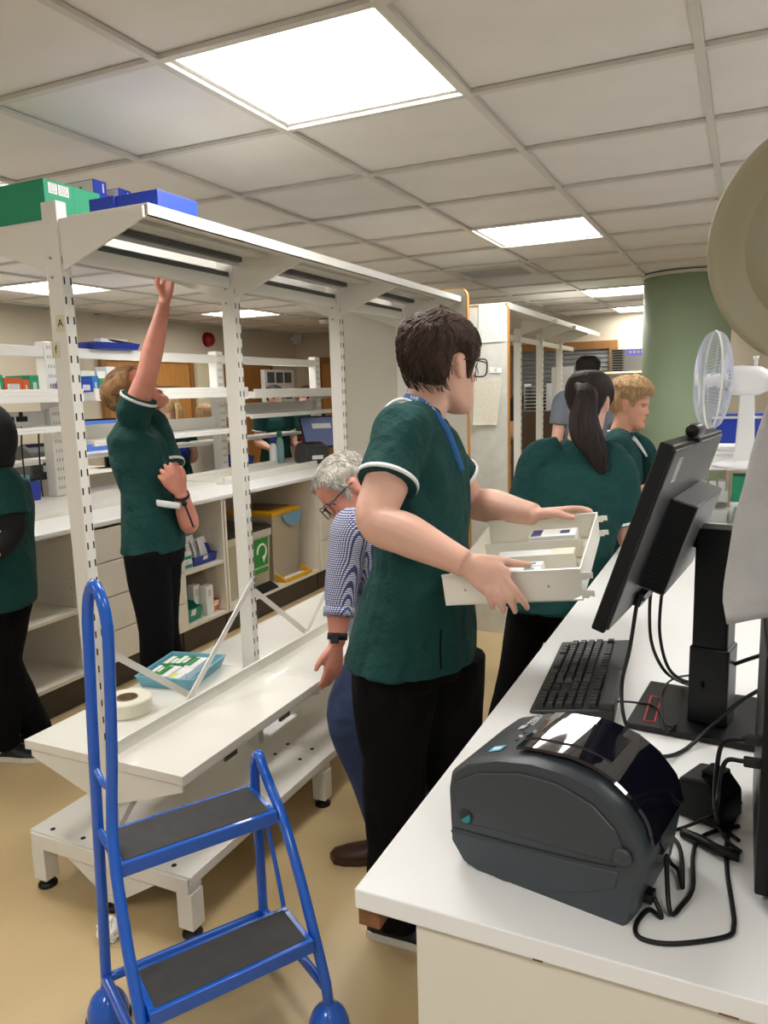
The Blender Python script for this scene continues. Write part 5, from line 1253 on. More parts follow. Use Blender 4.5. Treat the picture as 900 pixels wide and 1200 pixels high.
def strands(Hd, m, parent, line, n, ln, r, lift, crown=False, seed=3, extra=None):
    """loose locks lying over the cap of hair"""
    random.seed(seed); mb = MB()
    for i in range(n):
        a = random.uniform(-math.pi, math.pi); z0 = line(a); q = random.random()**.8; z = z0+.004+(.1175-z0)*math.sin(q*math.pi/2)*.995
        L = ln*random.uniform(.6, 1.2); da = random.uniform(-.25, .25); fw = 1 if (abs(a) < 1.0 and z > .07) else -1
        P = []
        for k_ in range(4):
            t = k_/3; zz = z-L*t*(.9 if z < .09 else .35); aa = a+da*t
            if z > .09: aa = a+(math.copysign(.9, a)*t*.5 if crown else da*t*2)
            zz = max(zz, z0-.004)
            P.append(Hd.p(hsurf(aa, zz, (lift+(extra(aa, zz) if extra else 0))*(1-.12*t)+.004*math.sin(t*3)*random.uniform(.3, 1.4), False)))
        mb.tube(P, [r*.8*Hd.k, r*Hd.k, r*.9*Hd.k, r*.15*Hd.k], 3)
    tag(mb.build('hair_locks', m, parent, True), kind='stuff')
def glasses(Hd, m, parent, w=.058, h=.044, dz=.0):
    t = []
    g = MB(); yf = .104
    for sx in (-1, 1):
        c = Vector((sx*.034, yf, .0+dz)); pts = []
        for a in range(20):
            q = 2*math.pi*a/20; cx_, sx_ = math.cos(q), math.sin(q); pts.append(Hd.p(c+Vector((math.copysign(abs(cx_)**.55, cx_)*w/2*.95, -.004*abs(cx_), math.copysign(abs(sx_)**.6, sx_)*h/2))))
        fr_ = MB().tube(pts, .0020*Hd.k, 6, closed=True).build('lens_rim', m, parent, True)
        MB().tube(bez([Hd.p(Vector((sx*.064, yf-.006, .010+dz))), Hd.p(Vector((sx*.078, .06, .012+dz))), Hd.p(Vector((sx*.083, .0, .013+dz))), Hd.p(Vector((sx*.079, -.022, -.002+dz)))], 5), .0021*Hd.k, 6).build('temple_arm', m, parent, True)
    MB().tube([Hd.p(Vector((-.007, yf+.001, .006+dz))), Hd.p(Vector((0, yf+.004, .008+dz))), Hd.p(Vector((.007, yf+.001, .006+dz)))], .002*Hd.k, 6).build('bridge', m, parent, True)
# ---- hand
def hand(mb, wr, D, N, sgn, curl=.5, k=1.0, spread=.0, thumb=None, fingers=None):
    """D runs along the hand, N out of the palm, sgn puts the thumb on +-(D x N)"""
    D = Vector(D).normalized(); N = Vector(N); N = (N-D*N.dot(D)).normalized(); L = D.cross(N)*sgn
    def q(a, b, c): return wr+(D*a+L*b+N*c)*k
    mb.rings([[q(a, b*math.cos(2*math.pi*j/16), c*math.sin(2*math.pi*j/16)+n_) for j in range(16)] for a, b, c, n_ in ((-.02, .024, .018, 0), (.01, .027, .018, 0), (.035, .035, .0165, .001), (.065, .041, .0145, .001), (.088, .041, .0125, .001), (.097, .036, .009, .001))])
    ln = (.068, .076, .071, .056); bs = (.030, .0105, -.0095, -.028); st = (.090, .094, .091, .084)
    cu = curl if isinstance(curl, (list, tuple)) else [curl]*4
    for i in range(4):
        if fingers and fingers[i]:
            P = [q(st[i]-.02, bs[i], 0)]+[Vector(x) for x in fingers[i]]
        else:
            P = [q(st[i]-.02, bs[i], 0), q(st[i], bs[i], 0)]; ang = cu[i]*.75; d = D+L*spread*(1.5-i)*.3
            d.normalize()
            for seg in (.45, .31, .24):
                P.append(P[-1]+(d*math.cos(ang)+N*math.sin(ang))*ln[i]*seg*k); ang += cu[i]*1.15
        limb(mb, P, [.0095*k, .0095*k]+[.0088*k, .0080*k, .0062*k][:len(P)-2] if len(P) == 5 else [.009*k]*(len(P)-1)+[.0065*k], 10, 4)
    T = thumb or [q(.048, .046, .006), q(.075, .058, .012), q(.098, .060, .016)]
    limb(mb, [q(.012, .02, .004)]+[Vector(x) for x in T], [.013*k, .0125*k, .0105*k, .0078*k][:len(T)+1], 10, 4)
# ---- shoe
def shoe(parent, ankle, F, m, sole, k=1.0):
    F, R = frame(F); a = Vector((ankle.x, ankle.y, 0))
    prof = [(-.075, .030, .055), (-.055, .037, .075), (-.01, .038, .085), (.05, .040, .07), (.10, .047, .055), (.15, .046, .045), (.19, .032, .034), (.205, .012, .025)]
    mb = MB(); mb.rings([[a+F*x*k+R*w*k*math.cos(q)*(1 if math.sin(q) > 0 else 1)+Z*(.018+max(0, math.sin(q))*(h-.018)) for q in [2*math.pi*j/16 for j in range(16)]] for x, w, h in prof])
    s = mb.build('shoe', m, parent, True)
    mb = MB(); o_ = [(-.078, .030), (-.06, .040), (0, .041), (.06, .043), (.11, .050), (.16, .048), (.195, .034), (.21, .0)]
    poly = [a+F*x*k+R*w*k for x, w in o_]+[a+F*x*k-R*w*k for x, w in reversed(o_[:-1])]
    mb.prism([p+Z*.001 for p in poly], Z*.022); mb.build('sole', sole, s)
    return s
def band(name, c, ax, r, w, m, parent, th=.003, flat=1.0, n=28, ref=None):
    ax = Vector(ax).normalized(); a = Vector(ref) if ref else (ax.orthogonal()); a = (a-ax*a.dot(ax)).normalized(); b = ax.cross(a); c = Vector(c)
    R = [[c+ax*h+(a*math.cos(2*math.pi*j/n)*flat+b*math.sin(2*math.pi*j/n))*q for j in range(n)] for q, h in ((r, -w/2), (r+th, -w/2), (r+th, w/2), (r, w/2))]
    return MB().rings(R, cap=False, closed=True).build(name, m, parent, True)
def person(label, head, hF, F, J=None, k=None, g=1.0, sk=None, top=None, bot=None, voxel=.008, up=Z, armr=1.0, sleeve=.62, hands=True, tunic=None, hem=.13, legs=True, hk=1.0, hand_kw=None, shoes=None, fold=.008, trim=True, group=None, hvox=None, slr=1.0, lr=1.0):
    J = dict(J or {}); F, R = frame(F); head = Vector(head)
    Ht = head.z+.118*hk; k = k or max(.85, min(1.1, Ht/1.75)); sk = sk or M_skin; top = top or M_tunic; bot = bot or M_trous
    J.setdefault('neck', head-Z*.158*k-F*.025)
    nk = J['neck']; J.setdefault('pelvis', Vector((nk.x, nk.y, .545*Ht))-F*.0); pv = J['pelvis']
    J.setdefault('chest', lerp(nk, pv, .36)+F*.01); ch = J['chest']
    root = Vector((pv.x, pv.y, 0)); t = thing('person', label, 'person', root, group)
    for s, n_ in ((1, 'r'), (-1, 'l')):
        J.setdefault('sh'+n_, lerp(nk, ch, .22)+R*s*.175*k*g); J.setdefault('el'+n_, J['sh'+n_]-Z*.27*k+R*s*.04-F*.03); J.setdefault('wr'+n_, J['el'+n_]+F*.21*k-Z*.08*k-R*s*.03)
        J.setdefault('hip'+n_, pv+R*s*.088*k-Z*.03); J.setdefault('an'+n_, Vector((pv.x, pv.y, .07))+R*s*.11*k); J.setdefault('kn'+n_, lerp(J['hip'+n_], J['an'+n_], .5)+F*.02)
    sp = (ch-pv).normalized(); 
    def sec(c, a, b, tw=0): return ellip(Vector(c), F, R, a*k*g, b*k*g)
    rows = tunic or [(pv-Z*hem, .150, .205), (pv, .140, .195), (lerp(pv, ch, .45), .120, .170), (ch, .125, .180), (lerp(ch, nk, .5), .110, .172), (lerp(ch, nk, .82), .078, .130), (nk+Z*.012, .058, .068)]
    # body: one continuous surface
    mb = MB(); Hd = Head(head, hF, up, hk)
    Hd.skull(mb)
    limb(mb, [nk-Z*.05, nk, lerp(nk, head, .5), Hd.p(Vector((0, -.02, -.03)))], [.058*k, .056*k*hk, .056*hk, .058*hk], 20)
    mb.rings([sec(c, a*.84, b*.84) for c, a, b in rows[1:-1]])
    for n_, s in (('r', 1), ('l', -1)):
        a, b, c = J['sh'+n_], J['el'+n_], J['wr'+n_]; r = k*armr
        limb(mb, [lerp(a, nk, .25)-Z*.01, a-Z*.005, lerp(a, b, .5), b, lerp(b, c, .35), lerp(b, c, .75), c], [.045*r, .055*r, .050*r, .043*r, .044*r, .033*r, .027*r], 18)
        if hands:
            kw = dict(D=(c-b), N=-R*s, sgn=1 if n_ == 'r' else -1, curl=.45); kw.update((hand_kw or {}).get(n_, {}))
            hand(mb, c, kw.pop('D'), kw.pop('N'), kw.pop('sgn'), k=kw.pop('k', .96*k), **kw)
        else: mb.ball(c, .04*k)
    if legs:
        for n_ in 'rl':
            limb(mb, [J['hip'+n_], J['kn'+n_], J['an'+n_]], [.075*k, .05*k, .038*k], 14)
    solid('body', mb, sk, t, hvox or voxel, 3)
    # top garment
    mb = MB(); mb.rings([sec(c, a, b) for c, a, b in rows])
    trims = []
    for n_ in 'rl':
        a, b = J['sh'+n_], J['el'+n_]; e = lerp(a, b, min(sleeve, 1)); r = k*armr
        if sleeve <= 1:
            limb(mb, [lerp(a, nk, .5)-Z*.005, a+Z*.004, lerp(a, e, .5), e], [.070*k, .076*r*slr, .077*r*slr, .078*r*slr], 20)
            trims.append((e-(b-a).normalized()*.010, (b-a), .0785*r*slr))
        else:
            c = J['wr'+n_]; q = lerp(b, c, min(1, sleeve-1))
            limb(mb, [lerp(a, nk, .5)-Z*.005, a+Z*.004, lerp(a, b, .5), b, lerp(b, q, .5), q], [.066*k, .070*r*slr, .064*r*slr, .056*r, .053*r, .046*r], 20)
    tp = solid('tunic' if top is M_tunic else 'shirt', mb, top, t, voxel, 5, fold, seed=head.x*7)
    if trim:
        for c, ax_, r in trims: band('sleeve_trim', c, ax_, r*.985, .011, M_trim, tp)
    if legs:
        mb = MB(); mb.rings([ellip(pv+Z*.03, F, R, .115*k*g, .165*k*g), ellip(pv-Z*.04, F, R, .13*k*g, .18*k*g), ellip(pv-Z*.11, F, R, .12*k*g, .172*k*g)])
        for n_ in 'rl':
            h_, kn, an = J['hip'+n_], J['kn'+n_], J['an'+n_]
            limb(mb, [h_+Z*.02, lerp(h_, kn, .3), kn, lerp(kn, an, .5), an-Z*.01], [.098*k*g*lr, .094*k*g*lr, .074*k*g*lr, .068*k*g*lr, .066*k*g*lr], 20)
        solid('trousers', mb, bot, t, voxel, 5, fold*.8, seed=3)
        for n_ in 'rl':
            sm_ = shoes or (M_shoe, M_sole); shoe(t, J['an'+n_], J.get('ff'+n_, F), *sm_, k)
    return t, Hd, J, tp
# ---------------------------------------------------------------- the man with the tray
hd = W(517, 429, d=1.98); hF = Vector((CR.x*.77+CF.x*.64, CR.y*.77+CF.y*.64, -.06))
TNL, TNR, TFR, TFL = W(516, 675, d=1.72), W(679, 667, d=1.613), W(701, 601, d=2.082), W(573, 611, d=2.189)
pv = W(487, 738, d=2.02)
J = dict(neck=W(494, 489, d=2.0), chest=W(498, 575, d=2.0), pelvis=pv, shr=W(470, 510, d=1.86), elr=W(441, 609, d=1.76), wrr=W(546, 661, d=1.66), shl=W(507, 524, d=2.16), ell=W(553, 588, d=2.27), wrl=W(628, 603, d=2.13))
J['hipr'] = W(462, 770, d=1.96); J['anr'] = Vector((-.855, 1.80, .075)); J['knr'] = W(462, 905, d=2.03)
J['hipl'] = W(520, 775, d=2.08); J['anl'] = Vector((-.70, 2.02, .075)); J['knl'] = W(528, 900, d=2.14)
bodyF = Vector((1, .08, 0))
def wr_(u, v, d): return W(u, v, d=d)
rows = [(W(481, 769, d=2.0), .172, .205), (W(484, 735, d=2.01), .160, .20), (W(493, 660, d=2.0), .122, .178), (W(497, 595, d=2.0), .118, .185), (W(494, 540, d=2.0), .115, .185), (W(490, 508, d=2.0), .092, .16), (W(489, 490, d=2.0), .066, .10), (W(494, 478, d=2.0), .055, .062)]
# near hand closes on the near wall of the tray, far hand lies on the far wall
fR = [[W(594, 680, d=1.635), W(606, 694, d=1.628), W(614, 706, d=1.632), W(619, 714, d=1.645)], [W(588, 687, d=1.635), W(596, 700, d=1.63), W(602, 711, d=1.636), W(604, 718, d=1.652)], [W(580, 690, d=1.637), W(585, 702, d=1.634), W(589, 712, d=1.642), W(590, 717, d=1.658)], [W(571, 690, d=1.64), W(574, 700, d=1.64), W(576, 708, d=1.648), W(577, 713, d=1.66)]]
hkw = {'r': dict(D=W(586, 684, d=1.64)-J['wrr'], N=CF+CU*.1, sgn=1, fingers=fR, thumb=[W(582, 657, d=1.655), W(602, 660, d=1.675), W(623, 662, d=1.685)], k=.98),
       'l': dict(D=W(676, 597, d=2.13)-J['wrl'], N=-CU-CF*.2, sgn=-1, curl=[.16, .2, .22, .25], thumb=[W(652, 602, d=2.08), W(664, 605, d=2.07), W(674, 607, d=2.065)])}
t, Hd, J, tp = person('young man in green tunic and glasses carrying a white metal tray', hd, hF, bodyF, J, k=1.0, g=1.0, voxel=.006, hvox=.0042, armr=1.12, slr=.84, lr=1.14, sleeve=.60, tunic=rows, hk=1.04, hand_kw=hkw, fold=.014, sk=M_skin)
def thin(a, z):  # thinning crown, quiff at the front
    q = 0
    if abs(a) < .7 and z > .06: q += .014*(1-abs(a)/.7)
    if abs(a) > 2.0: q += .004
    return q
Hd.hair(M_hbrown, t, line_short(.070, .012, -.060, -.030), .0125, .003, .7, 4, extra=thin)
strands(Hd, M_hbrown, t, line_short(.070, .012, -.060, -.030), 2000, .032, .0013, .0135, crown=True, extra=thin)
Hd.face(t, M_hbrown)
glasses(Hd, mat('black_frames', (18, 18, 22), .3), t)
# collar piping and lanyard
M_lan = mat('blue_lanyard', (36, 98, 160), .6)
cp = [W(455, 474, d=1.93), W(466, 467, d=1.93), W(480, 466, d=1.925)]
MB().tube(bez([W(452, 478, d=1.90), W(462, 470, d=1.915), W(474, 468, d=1.92), W(484, 472, d=1.91)], 5), .0045, 8).build('collar_trim', M_trim, tp, True)
lpth = bez([W(474, 464, d=1.975), W(483, 466, d=1.93), W(497, 473, d=1.905), W(512, 487, d=1.90), W(524, 505, d=1.905), W(533, 528, d=1.915), W(541, 552, d=1.93)], 5)
ln_ = MB().tube(lpth, .0085, 8, flat=.22, ref=CF).build('lanyard', M_lan, t, True)
for i, s_ in ((6, 'NHS'), (12, 'NHS')):
    d_ = (lpth[i+1]-lpth[i-1]).normalized(); text_mesh('lanyard_text', s_, M_trim, ln_, lpth[i]-CF*.0045, d_, CU, .016)
# side vent of the tunic
MB().tube(bez([W(517, 738, d=1.835), W(516, 760, d=1.825), W(517, 784, d=1.82)], 3), .0022, 6).build('side_vent', M_trous, tp, True)
# ---------------------------------------------------------------- the tray
TR = thing('drawer_tray', 'white metal drawer tray with dividers held by the young man', 'tray', (TNL+TNR+TFR+TFL)/4)
te1 = (TNR-TNL+TFR-TFL)/2; tL = te1.length; te1.normalize(); te2 = (TFL-TNL+TFR-TNR)/2; te2 = te2-te1*te2.dot(te1); tD = te2.length; te2.normalize(); te3 = te1.cross(te2)
if te3.z < 0: te3 = -te3
TH = .070; to = (TNL+TNR+TFR+TFL)/4-te1*tL/2-te2*tD/2
def tq(a, b, h): return to+te1*a+te2*b+te3*(h-TH)
M_tray = mat('white_enamel', (232, 229, 216), .32, coat=.2)
th_ = .003
MB().obox(tq(0, 0, 0), te1*tL, te2*tD, te3*th_).build('tray_floor', M_tray, TR)
for b in (0, tD-th_):
    MB().prism([tq(0, b, .004), tq(.03, b, .0), tq(tL-.03, b, 0), tq(tL, b, .012), tq(tL, b, TH), tq(0, b, TH)], te2*th_).build('side_wall', M_tray, TR)
    MB().obox(tq(0, b-.004, TH-.001), te1*tL, te2*.011, te3*.003).build('rolled_rim', M_tray, TR)
    for h in (.012, .052): MB().prism([tq(tL, b, h-.007), tq(tL+.012, b, h-.007), tq(tL+.014, b, h-.003), tq(tL+.024, b, h-.004), tq(tL+.024, b, h+.009), tq(tL+.012, b, h+.010), tq(tL, b, h+.009)], te2*th_).build('hook_tab', M_tray, TR)
for a in (0, tL-th_): MB().obox(tq(a, th_, 0), te1*th_, te2*(tD-2*th_), te3*(TH if a else TH*.8)).build('end_wall', M_tray, TR)
for b in (.36, .62): MB().obox(tq(.03, tD*b, .003), te1*(tL-.06), te2*.002, te3*.05).build('divider', M_tray, TR)
for a in (.05, tL-.07): MB().lathe([(.003, 0), (.003, .0015)], tq(a, 0, .035), -te2, 8).build('rivet', M_steel, TR)
M_navy = mat('navy_print', (40, 44, 110), .5); M_tprint = mat('teal_print', (70, 140, 150), .5)
def tpack(label, a, b, w, l, h, m1, m2):
    p = thing('medicine_packet', label, 'medicine packet', tq(a+w/2, b+l/2, th_), 'packets in the white tray')
    MB().obox(tq(a, b, th_+.0005), te1*w, te2*l, te3*h).build('packet_box', m1, p, bevel=.001)
    if m2:
        MB().obox(tq(a+w*.04, b+l*.08, th_+h+.0006), te1*w*.22, te2*l*.84, te3*.0006).build('printed_band', m2, p); MB().obox(tq(a+w*.66, b+l*.3, th_+h+.0006), te1*w*.2, te2*l*.4, te3*.0006).build('printed_logo', m2, p)
        MB().obox(tq(a+w*.08, b-.0006, th_+h*.2), te1*w*.35, te2*.0005, te3*h*.6).build('side_print', m2, p)
tpack('white packet with dark blue print at the back of the white tray', tL*.45, tD*.70, .12, .075, .050, M_wpack, M_navy)
tpack('flat white packet in the middle of the white tray', tL*.26, tD*.40, .17, .065, .040, M_wpack, None)
tpack('first white packet with teal end near the hand in the white tray', tL*.30, tD*.15, .115, .036, .044, M_wpack, M_tprint); tpack('second white packet with teal end near the hand in the white tray', tL*.30, tD*.15+.038, .115, .032, .046, M_wpack, M_tprint)
tpack('pale cream packet at the right end of the white tray', tL*.70, tD*.39, .055, .06, .044, mat('cream_packet', (226, 222, 200), .5), None)
# ---------------------------------------------------------------- woman reaching up to the top shelf
hd = W(158, 463, d=3.14)
J = dict(neck=W(158, 496, d=3.16), chest=W(163, 545, d=3.16), pelvis=W(180, 630, d=3.17), shr=W(157, 484, d=3.06), elr=W(172, 440, d=3.02), wrr=W(192, 357, d=2.97), shl=W(178, 498, d=3.26), ell=W(221, 612, d=3.14), wrl=W(212, 578, d=3.05))
J['anr'] = Vector((W(180, 800, d=3.15).x-.03, W(180, 800, d=3.15).y+.02, .07)); J['anl'] = J['anr']+Vector((.05, .2, 0))
J['hipr'] = W(172, 652, d=3.09); J['hipl'] = W(186, 652, d=3.22); J['knr'] = W(183, 740, d=3.10); J['knl'] = W(190, 742, d=3.2)
hF = CR*.72+Z*.66-CF*.12
hkw = {'r': dict(D=W(198, 318, d=2.955)-J['wrr'], N=CR*.5+CF*.8, sgn=-1, curl=[.3, .45, .5, .5], spread=.9, thumb=[W(186, 337, d=2.95), W(184, 329, d=2.95), W(186, 322, d=2.95)], k=.95),
       'l': dict(D=W(197, 557, d=3.0)-J['wrl'], N=-CU*.3+CF*.9, sgn=-1, curl=[.72, .78, .85, .9], spread=.4, k=.95)}
rows = [(W(180, 643, d=3.17), .135, .185), (W(180, 622, d=3.17), .130, .18), (W(176, 575, d=3.16), .112, .158), (W(166, 540, d=3.16), .132, .165), (W(158, 512, d=3.15), .115, .165), (W(156, 497, d=3.15), .075, .12), (W(157, 488, d=3.15), .052, .06)]
t, Hd, J, tp = person('woman in green tunic with one arm stretched up to the shelf', hd, hF, CR*1+CF*.05, J, k=.95, g=1.0, voxel=.007, hvox=.0042, armr=.98, sleeve=.45, up=Z-CR*.7, tunic=rows, hk=.98, hand_kw=hkw, fold=.009, sk=M_skinr, shoes=(M_shoe, M_shoe))
Hd.hair(M_hlight, t, line_short(.072, .012, -.075, -.005), .012, .003, 1, 2)
strands(Hd, M_hlight, t, line_short(.072, .012, -.075, -.005), 800, .045, .0014, .0135)
Hd.face(t, M_hlight)
bun = Hd.p(Vector((0, -.105, -.03)))
MB().ball(bun, (.035, .03, .04)).build('hair_bun', M_hlight, t, True)
pk = [W(177, 588, d=3.045), W(195, 591, d=3.03), W(212, 593, d=3.04)]
MB().tube(bez(pk, 5), .013, 8, flat=.3, ref=CF).build('pocket_trim', M_trim, tp, True)
band('wrist_band', lerp(J['wrl'], J['ell'], .08), J['ell']-J['wrl'], .029, .012, M_black, t)
pen = MB().tube([W(216, 590, d=3.02), W(222, 605, d=3.02), W(227, 618, d=3.02)], .004, 6).build('hanging_pen', M_dark, t); MB().ball(W(216, 590, d=3.02), .012).build('badge_reel', M_black, t, True)
MB().tube(bez([W(165, 555, d=3.03), W(175, 580, d=3.02), W(180, 625, d=3.02)], 4), .003, 6).build('dart_seam', M_tunic, tp, True)
# ---------------------------------------------------------------- grey haired man bending down
M_check = checker_cloth('blue_white_checked_cotton', (214, 216, 226), (58, 66, 112), 150)
hd = W(408, 576, d=2.58)
J = dict(neck=W(425, 612, d=2.62), chest=W(436, 665, d=2.66), pelvis=W(452, 745, d=2.70), shl=W(411, 622, d=2.50), ell=W(399, 690, d=2.47), wrl=W(395, 755, d=2.44), shr=W(432, 622, d=2.78), elr=W(430, 700, d=2.74), wrr=W(425, 752, d=2.7))
J['hipl'] = W(442, 768, d=2.62); J['knl'] = W(408, 838, d=2.50); J['anl'] = Vector((W(458, 992, z=.04).x, W(458, 992, z=.04).y, .075))
J['hipr'] = W(460, 768, d=2.78); J['knr'] = W(455, 850, d=2.7); J['anr'] = Vector((-.93, 2.36, .075))
J['ffl'] = -CR*1.0; J['ffr'] = -CR*1.0
hF = -CR*.62-CU*.62-CF*.30
hkw = {'l': dict(D=W(388, 796, d=2.43)-J['wrl'], N=-CR*.6+CF*.6, sgn=-1, curl=[.25, .3, .35, .45])}
rows = [(W(452, 765, d=2.70), .125, .175), (W(450, 740, d=2.70), .13, .18), (W(446, 700, d=2.68), .13, .175), (W(436, 655, d=2.66), .13, .18), (W(428, 625, d=2.64), .11, .175), (W(424, 612, d=2.63), .075, .12), (W(421, 603, d=2.62), .056, .066)]
t, Hd, J, tp = person('grey haired man in checked shirt and jeans bending over the low shelf', hd, hF, -CR*1+CF*.05, J, k=.98, voxel=.007, hvox=.0055, top=M_check, bot=M_jean, armr=.98, sleeve=1.42, up=CU*.7-CR*.5, tunic=rows, hk=1.0, hand_kw=hkw, fold=.006, sk=M_skinr, shoes=(M_brsh, M_brsh), trim=False)
Hd.hair(M_hgrey, t, line_short(.078, .014, -.062, -.02), .010, .003, 1, 8)
strands(Hd, M_hgrey, t, line_short(.078, .014, -.062, -.02), 1300, .030, .0012, .0115)
Hd.face(t, M_hgrey); glasses(Hd, mat('black_frames', (18, 18, 22), .3), t)
w_ = lerp(J['wrl'], J['ell'], .14); ax_ = J['ell']-J['wrl']
wb = band('watch_strap', w_, ax_, .030, .022, M_black, t); MB().cbox(w_-CF*.034-CR*.006, CR*.026, ax_.normalized()*.034, CF*.008).build('watch_face', mat('dark_glass_face', (30, 32, 36), .1), wb, bevel=.003)
band('rolled_cuff', lerp(J['ell'], J['wrl'], .42), ax_, .046, .03, M_check, tp, .005)
# ---------------------------------------------------------------- woman with dark ponytail, from behind
hd = W(690, 474, d=3.14); bF = CF*.9+CR*.42
J = dict(neck=W(682, 515, d=3.10), chest=W(672, 580, d=3.08), pelvis=W(652, 690, d=3.06), shl=W(631, 541, d=3.12), ell=W(604, 622, d=3.16), wrl=W(628, 625, d=3.36), shr=W(722, 548, d=3.03), elr=W(737, 630, d=3.06), wrr=W(752, 632, d=3.24))
J['anl'] = Vector((-.93, 3.10, .07)); J['anr'] = Vector((-.72, 3.02, .07))
rows = [(W(650, 712, d=3.06), .15, .205), (W(652, 690, d=3.06), .145, .20), (W(664, 640, d=3.07), .13, .185), (W(673, 585, d=3.08), .135, .20), (W(677, 550, d=3.09), .125, .205), (W(680, 528, d=3.10), .09, .165), (W(683, 516, d=3.11), .06, .09), (W(685, 508, d=3.12), .05, .055)]
t, Hd, J, tp = person('woman with a long dark ponytail seen from behind beside the tray', hd, CF*.86+CR*.5-Z*.14, bF, J, k=1.0, voxel=.008, hvox=.007, armr=1.06, slr=.92, sleeve=.80, tunic=rows, hk=1.02, fold=.009, shoes=(M_shoe, M_shoe))
Hd.hair(M_hdark, t, line_short(.075, .014, -.07, -.01), .016, .004, 1, 5)
Hd.face(t, M_hdark)
pt = MB(); random.seed(5)
for s_ in range(26):
    a0 = random.uniform(-1, 1); b0 = random.uniform(-1, 1)
    b1 = Hd.p(Vector((a0*.018, -.112+b0*.012, .045)))
    pts = [b1, W(688+a0*8, 462, d=2.985+b0*.012), W(684+a0*13, 490, d=2.955+b0*.012), W(689+a0*14+3*b0, 515, d=2.94+b0*.012), W(699+a0*9+4*b0, 536+b0*8, d=2.94+b0*.01), W(703+a0*4+5*b0, 548+b0*7, d=2.94)]
    limb(pt, pts, [.014, .017, .016, .013, .008, .003], 7, 3)
pt.build('ponytail', M_hdark, t, True)
MB().tube([Hd.p(Vector((math.cos(a)*.024, -.118, .042+math.sin(a)*.022))) for a in [2*math.pi*k_/16 for k_ in range(16)]], .006, 6, closed=True).build('hair_tie', M_black, t, True)
# ---------------------------------------------------------------- woman with short blonde hair
hd = W(738, 474, d=3.92)
hF = CR*.80-CF*.50-Z*.22
bF = CR*.9-CF*.35
J = dict(neck=W(727, 508, d=3.95), pelvis=W(718, 660, d=3.98), chest=W(725, 560, d=3.95), elr=W(722, 592, d=3.72), wrr=W(760, 572, d=3.66), shl=W(752, 530, d=4.07), ell=W(768, 585, d=4.1), wrl=W(790, 580, d=3.95))
t, Hd, J, tp = person('woman with short blonde hair and green tunic looking down by the column', hd, hF, bF, J, k=.95, voxel=.008, hvox=.0055, hk=1.0, sleeve=.75, fold=.007, sk=M_skin2, shoes=(M_shoe, M_shoe))
def swept(a, z): return .012*(z > .07)+(.010 if abs(a) < 1.0 and z > .055 else 0)
Hd.hair(M_hblond, t, line_short(.060, .016, -.058, -.004), .014, .004, 1, 6, extra=swept)
strands(Hd, M_hblond, t, line_short(.060, .016, -.058, -.004), 1000, .04, .0017, .0155, extra=swept)
Hd.face(t, M_hblond)
nb_ = J['neck']
R_ = Vector((bF.y, -bF.x, 0)).normalized(); F_ = Vector((bF.x, bF.y, 0)).normalized()
vn = [nb_-F_*.062+Z*.012, nb_+R_*.066+Z*.008, nb_+F_*.070+R_*.048-Z*.03, nb_+F_*.130-Z*.115+R_*.004, nb_+F_*.072-R_*.046-Z*.03, nb_-R_*.066+Z*.008]
MB().tube(bez(vn+[vn[0]], 5), .0055, 8).build('collar_trim', M_trim, tp, True)
# skin showing in the neckline
# ---------------------------------------------------------------- person with black headscarf at the left edge
M_scarf = mat('black_headscarf', (14, 14, 15), .9, bump=(20, .5, .01))
hd = W(-18, 515, d=2.95)
J = dict(neck=W(-14, 556, d=3.06), pelvis=W(-10, 675, d=3.08), shr=W(2, 566, d=2.98), elr=W(14, 622, d=2.98), wrr=W(-6, 648, d=2.9), anr=Vector((W(14, 890, z=0).x-.04, W(14, 890, z=0).y, .07)))
J['anl'] = J['anr']+Vector((.02, .16, 0)); J['shl'] = W(-30, 566, d=3.12); J['ffr'] = CR*.95-CF*.1; J['ffl'] = CR*.95+CF*.1
t, Hd, J, tp = person('person in black headscarf and green tunic at the left edge', hd, -CR*.9+CF*.3, -CR*.9+CF*.4, J, k=.98, voxel=.008, sleeve=.7, hk=1.0, trim=False, hem=.16, tunic=[(W(-10, 712, d=3.08), .15, .19), (W(-10, 680, d=3.08), .15, .19), (W(-9, 630, d=3.07), .135, .175), (W(-9, 595, d=3.06), .135, .18), (W(-12, 566, d=3.06), .12, .17), (W(-13, 556, d=3.06), .07, .10), (W(-14, 548, d=3.06), .05, .06)])
mb = MB(); mb.ball(Hd.p(Vector((0, -.012, .008))), (.095, .122, .140), 20, 14, ax=(Hd.R, Hd.F, Hd.U)); limb(mb, [Hd.p(Vector((0, -.03, -.06))), J['neck']+Z*.01, J['neck']-Z*.05], [.085, .085, .11], 18)
solid('headscarf', mb, M_scarf, t, .008, 5, .006)
for n_ in 'rl':
    mb = MB(); a, b, c = J['sh'+n_], J['el'+n_], J['wr'+n_]; limb(mb, [lerp(a, b, .5), b, c], [.055, .052, .04], 16); solid('black_sleeve', mb, M_scarf, t, .008, 3, .004)
for s_ in (J['anr'], J['anl']):
    F_, R_ = frame(-CR*.9+CF*.4)
    for sd in (1, -1): MB().tube(bez([Vector((s_.x, s_.y, .05))+F_*x+R_*sd*.046 for x in (-.03, .03, .09)], 3), .005, 6).build('shoe_stripe', M_trim, t, True)
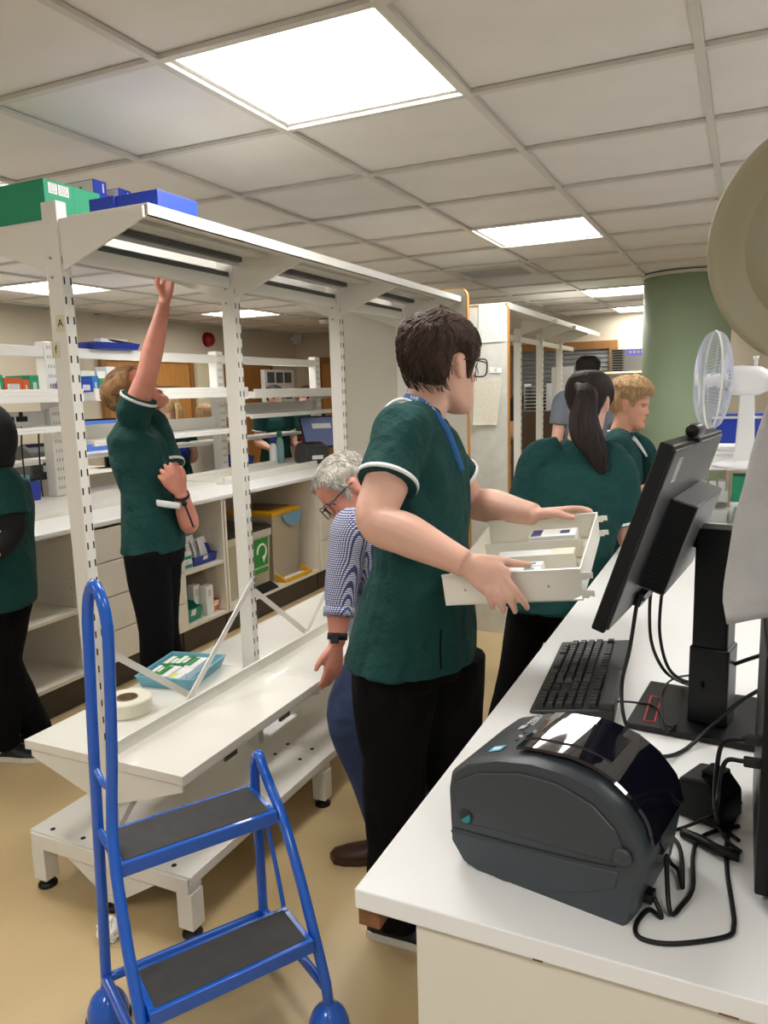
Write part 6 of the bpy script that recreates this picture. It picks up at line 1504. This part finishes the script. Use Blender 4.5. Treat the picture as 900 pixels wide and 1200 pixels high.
# ---------------------------------------------------------------- people further back
def far_person(label, u, v, d, hF, bF, hair=None, hmat=None, tail=False, **kw):
    t, Hd, J, tp = person(label, W(u, v, x=d) if d < 0 else W(u, v, d=d), hF, bF, kw.pop('J', None), voxel=.012, fold=.006, **kw)
    if hmat: Hd.hair(hmat, t, hair or line_short(), .016, .004, 1, u, na=48, nr=16)
    Hd.face(t, hmat or M_hdark)
    if tail:
        mb = MB()
        for s_ in range(8):
            a0 = math.cos(s_*2.4); b0 = math.sin(s_*2.4); B = Hd.p(Vector((a0*.012, -.12, .03)))
            limb(mb, [B, B-Hd.F*.03+Hd.R*a0*.012-Z*.05, B-Hd.F*.035+Hd.R*a0*.016-Z*.13, B-Hd.F*.03+Hd.R*a0*.008-Z*(.2+.02*b0)], [.013, .016, .014, .004], 7, 3)
        mb.build('ponytail', hmat, t, True)
    return t
far_person('woman with blonde ponytail in green tunic behind the rack', 196, 478, -4.68, -CR*.8+CF*.5, -CR*.7+CF*.6, hmat=hairmat('pale_blonde_hair', (206, 176, 126)), tail=True, k=.97)
M_stripe = mat('white_striped_top', (214, 214, 210), .8, bump=(20, .5, .01))
far_person('person with fair hair in a pale striped top behind the rack', 241, 490, -4.75, CF*.9+CR*.3, CF*.9+CR*.3, hmat=M_hblond, top=M_stripe, trim=False, sleeve=1.5, k=.95)
far_person('green tunic wearer nearest the wire basket behind the second post', 322, 466, -4.55, CR*.8-CF*.4-Z*.2, CR*.6-CF*.6, hmat=M_hdark, k=.98)
far_person('green tunic wearer leaning over the bottles behind the third post', 359, 466, -4.5, -CR*.6-CF*.6-Z*.2, -CR*.6-CF*.6, hmat=M_hbrown, k=.98)
M_gshirt = mat('slate_grey_shirt', (112, 120, 132), .8, bump=(14, .5, .01))
far_person('dark haired man in grey shirt behind the ponytailed woman', 689, 438, 5.6, CF*.9+CR*.2, CF*.9+CR*.2, hmat=M_hdark, top=M_gshirt, trim=False)
M_navytop = mat('navy_top', (30, 30, 44), .8); M_indigo = mat('indigo_trousers', (48, 52, 110), .8)
far_person('person in navy top half hidden behind the marbled panel', 575, 452, -2.3, CF*.9+CR*.2, CF*.9+CR*.2, hmat=M_hdark, top=M_navytop, bot=M_indigo, trim=False)
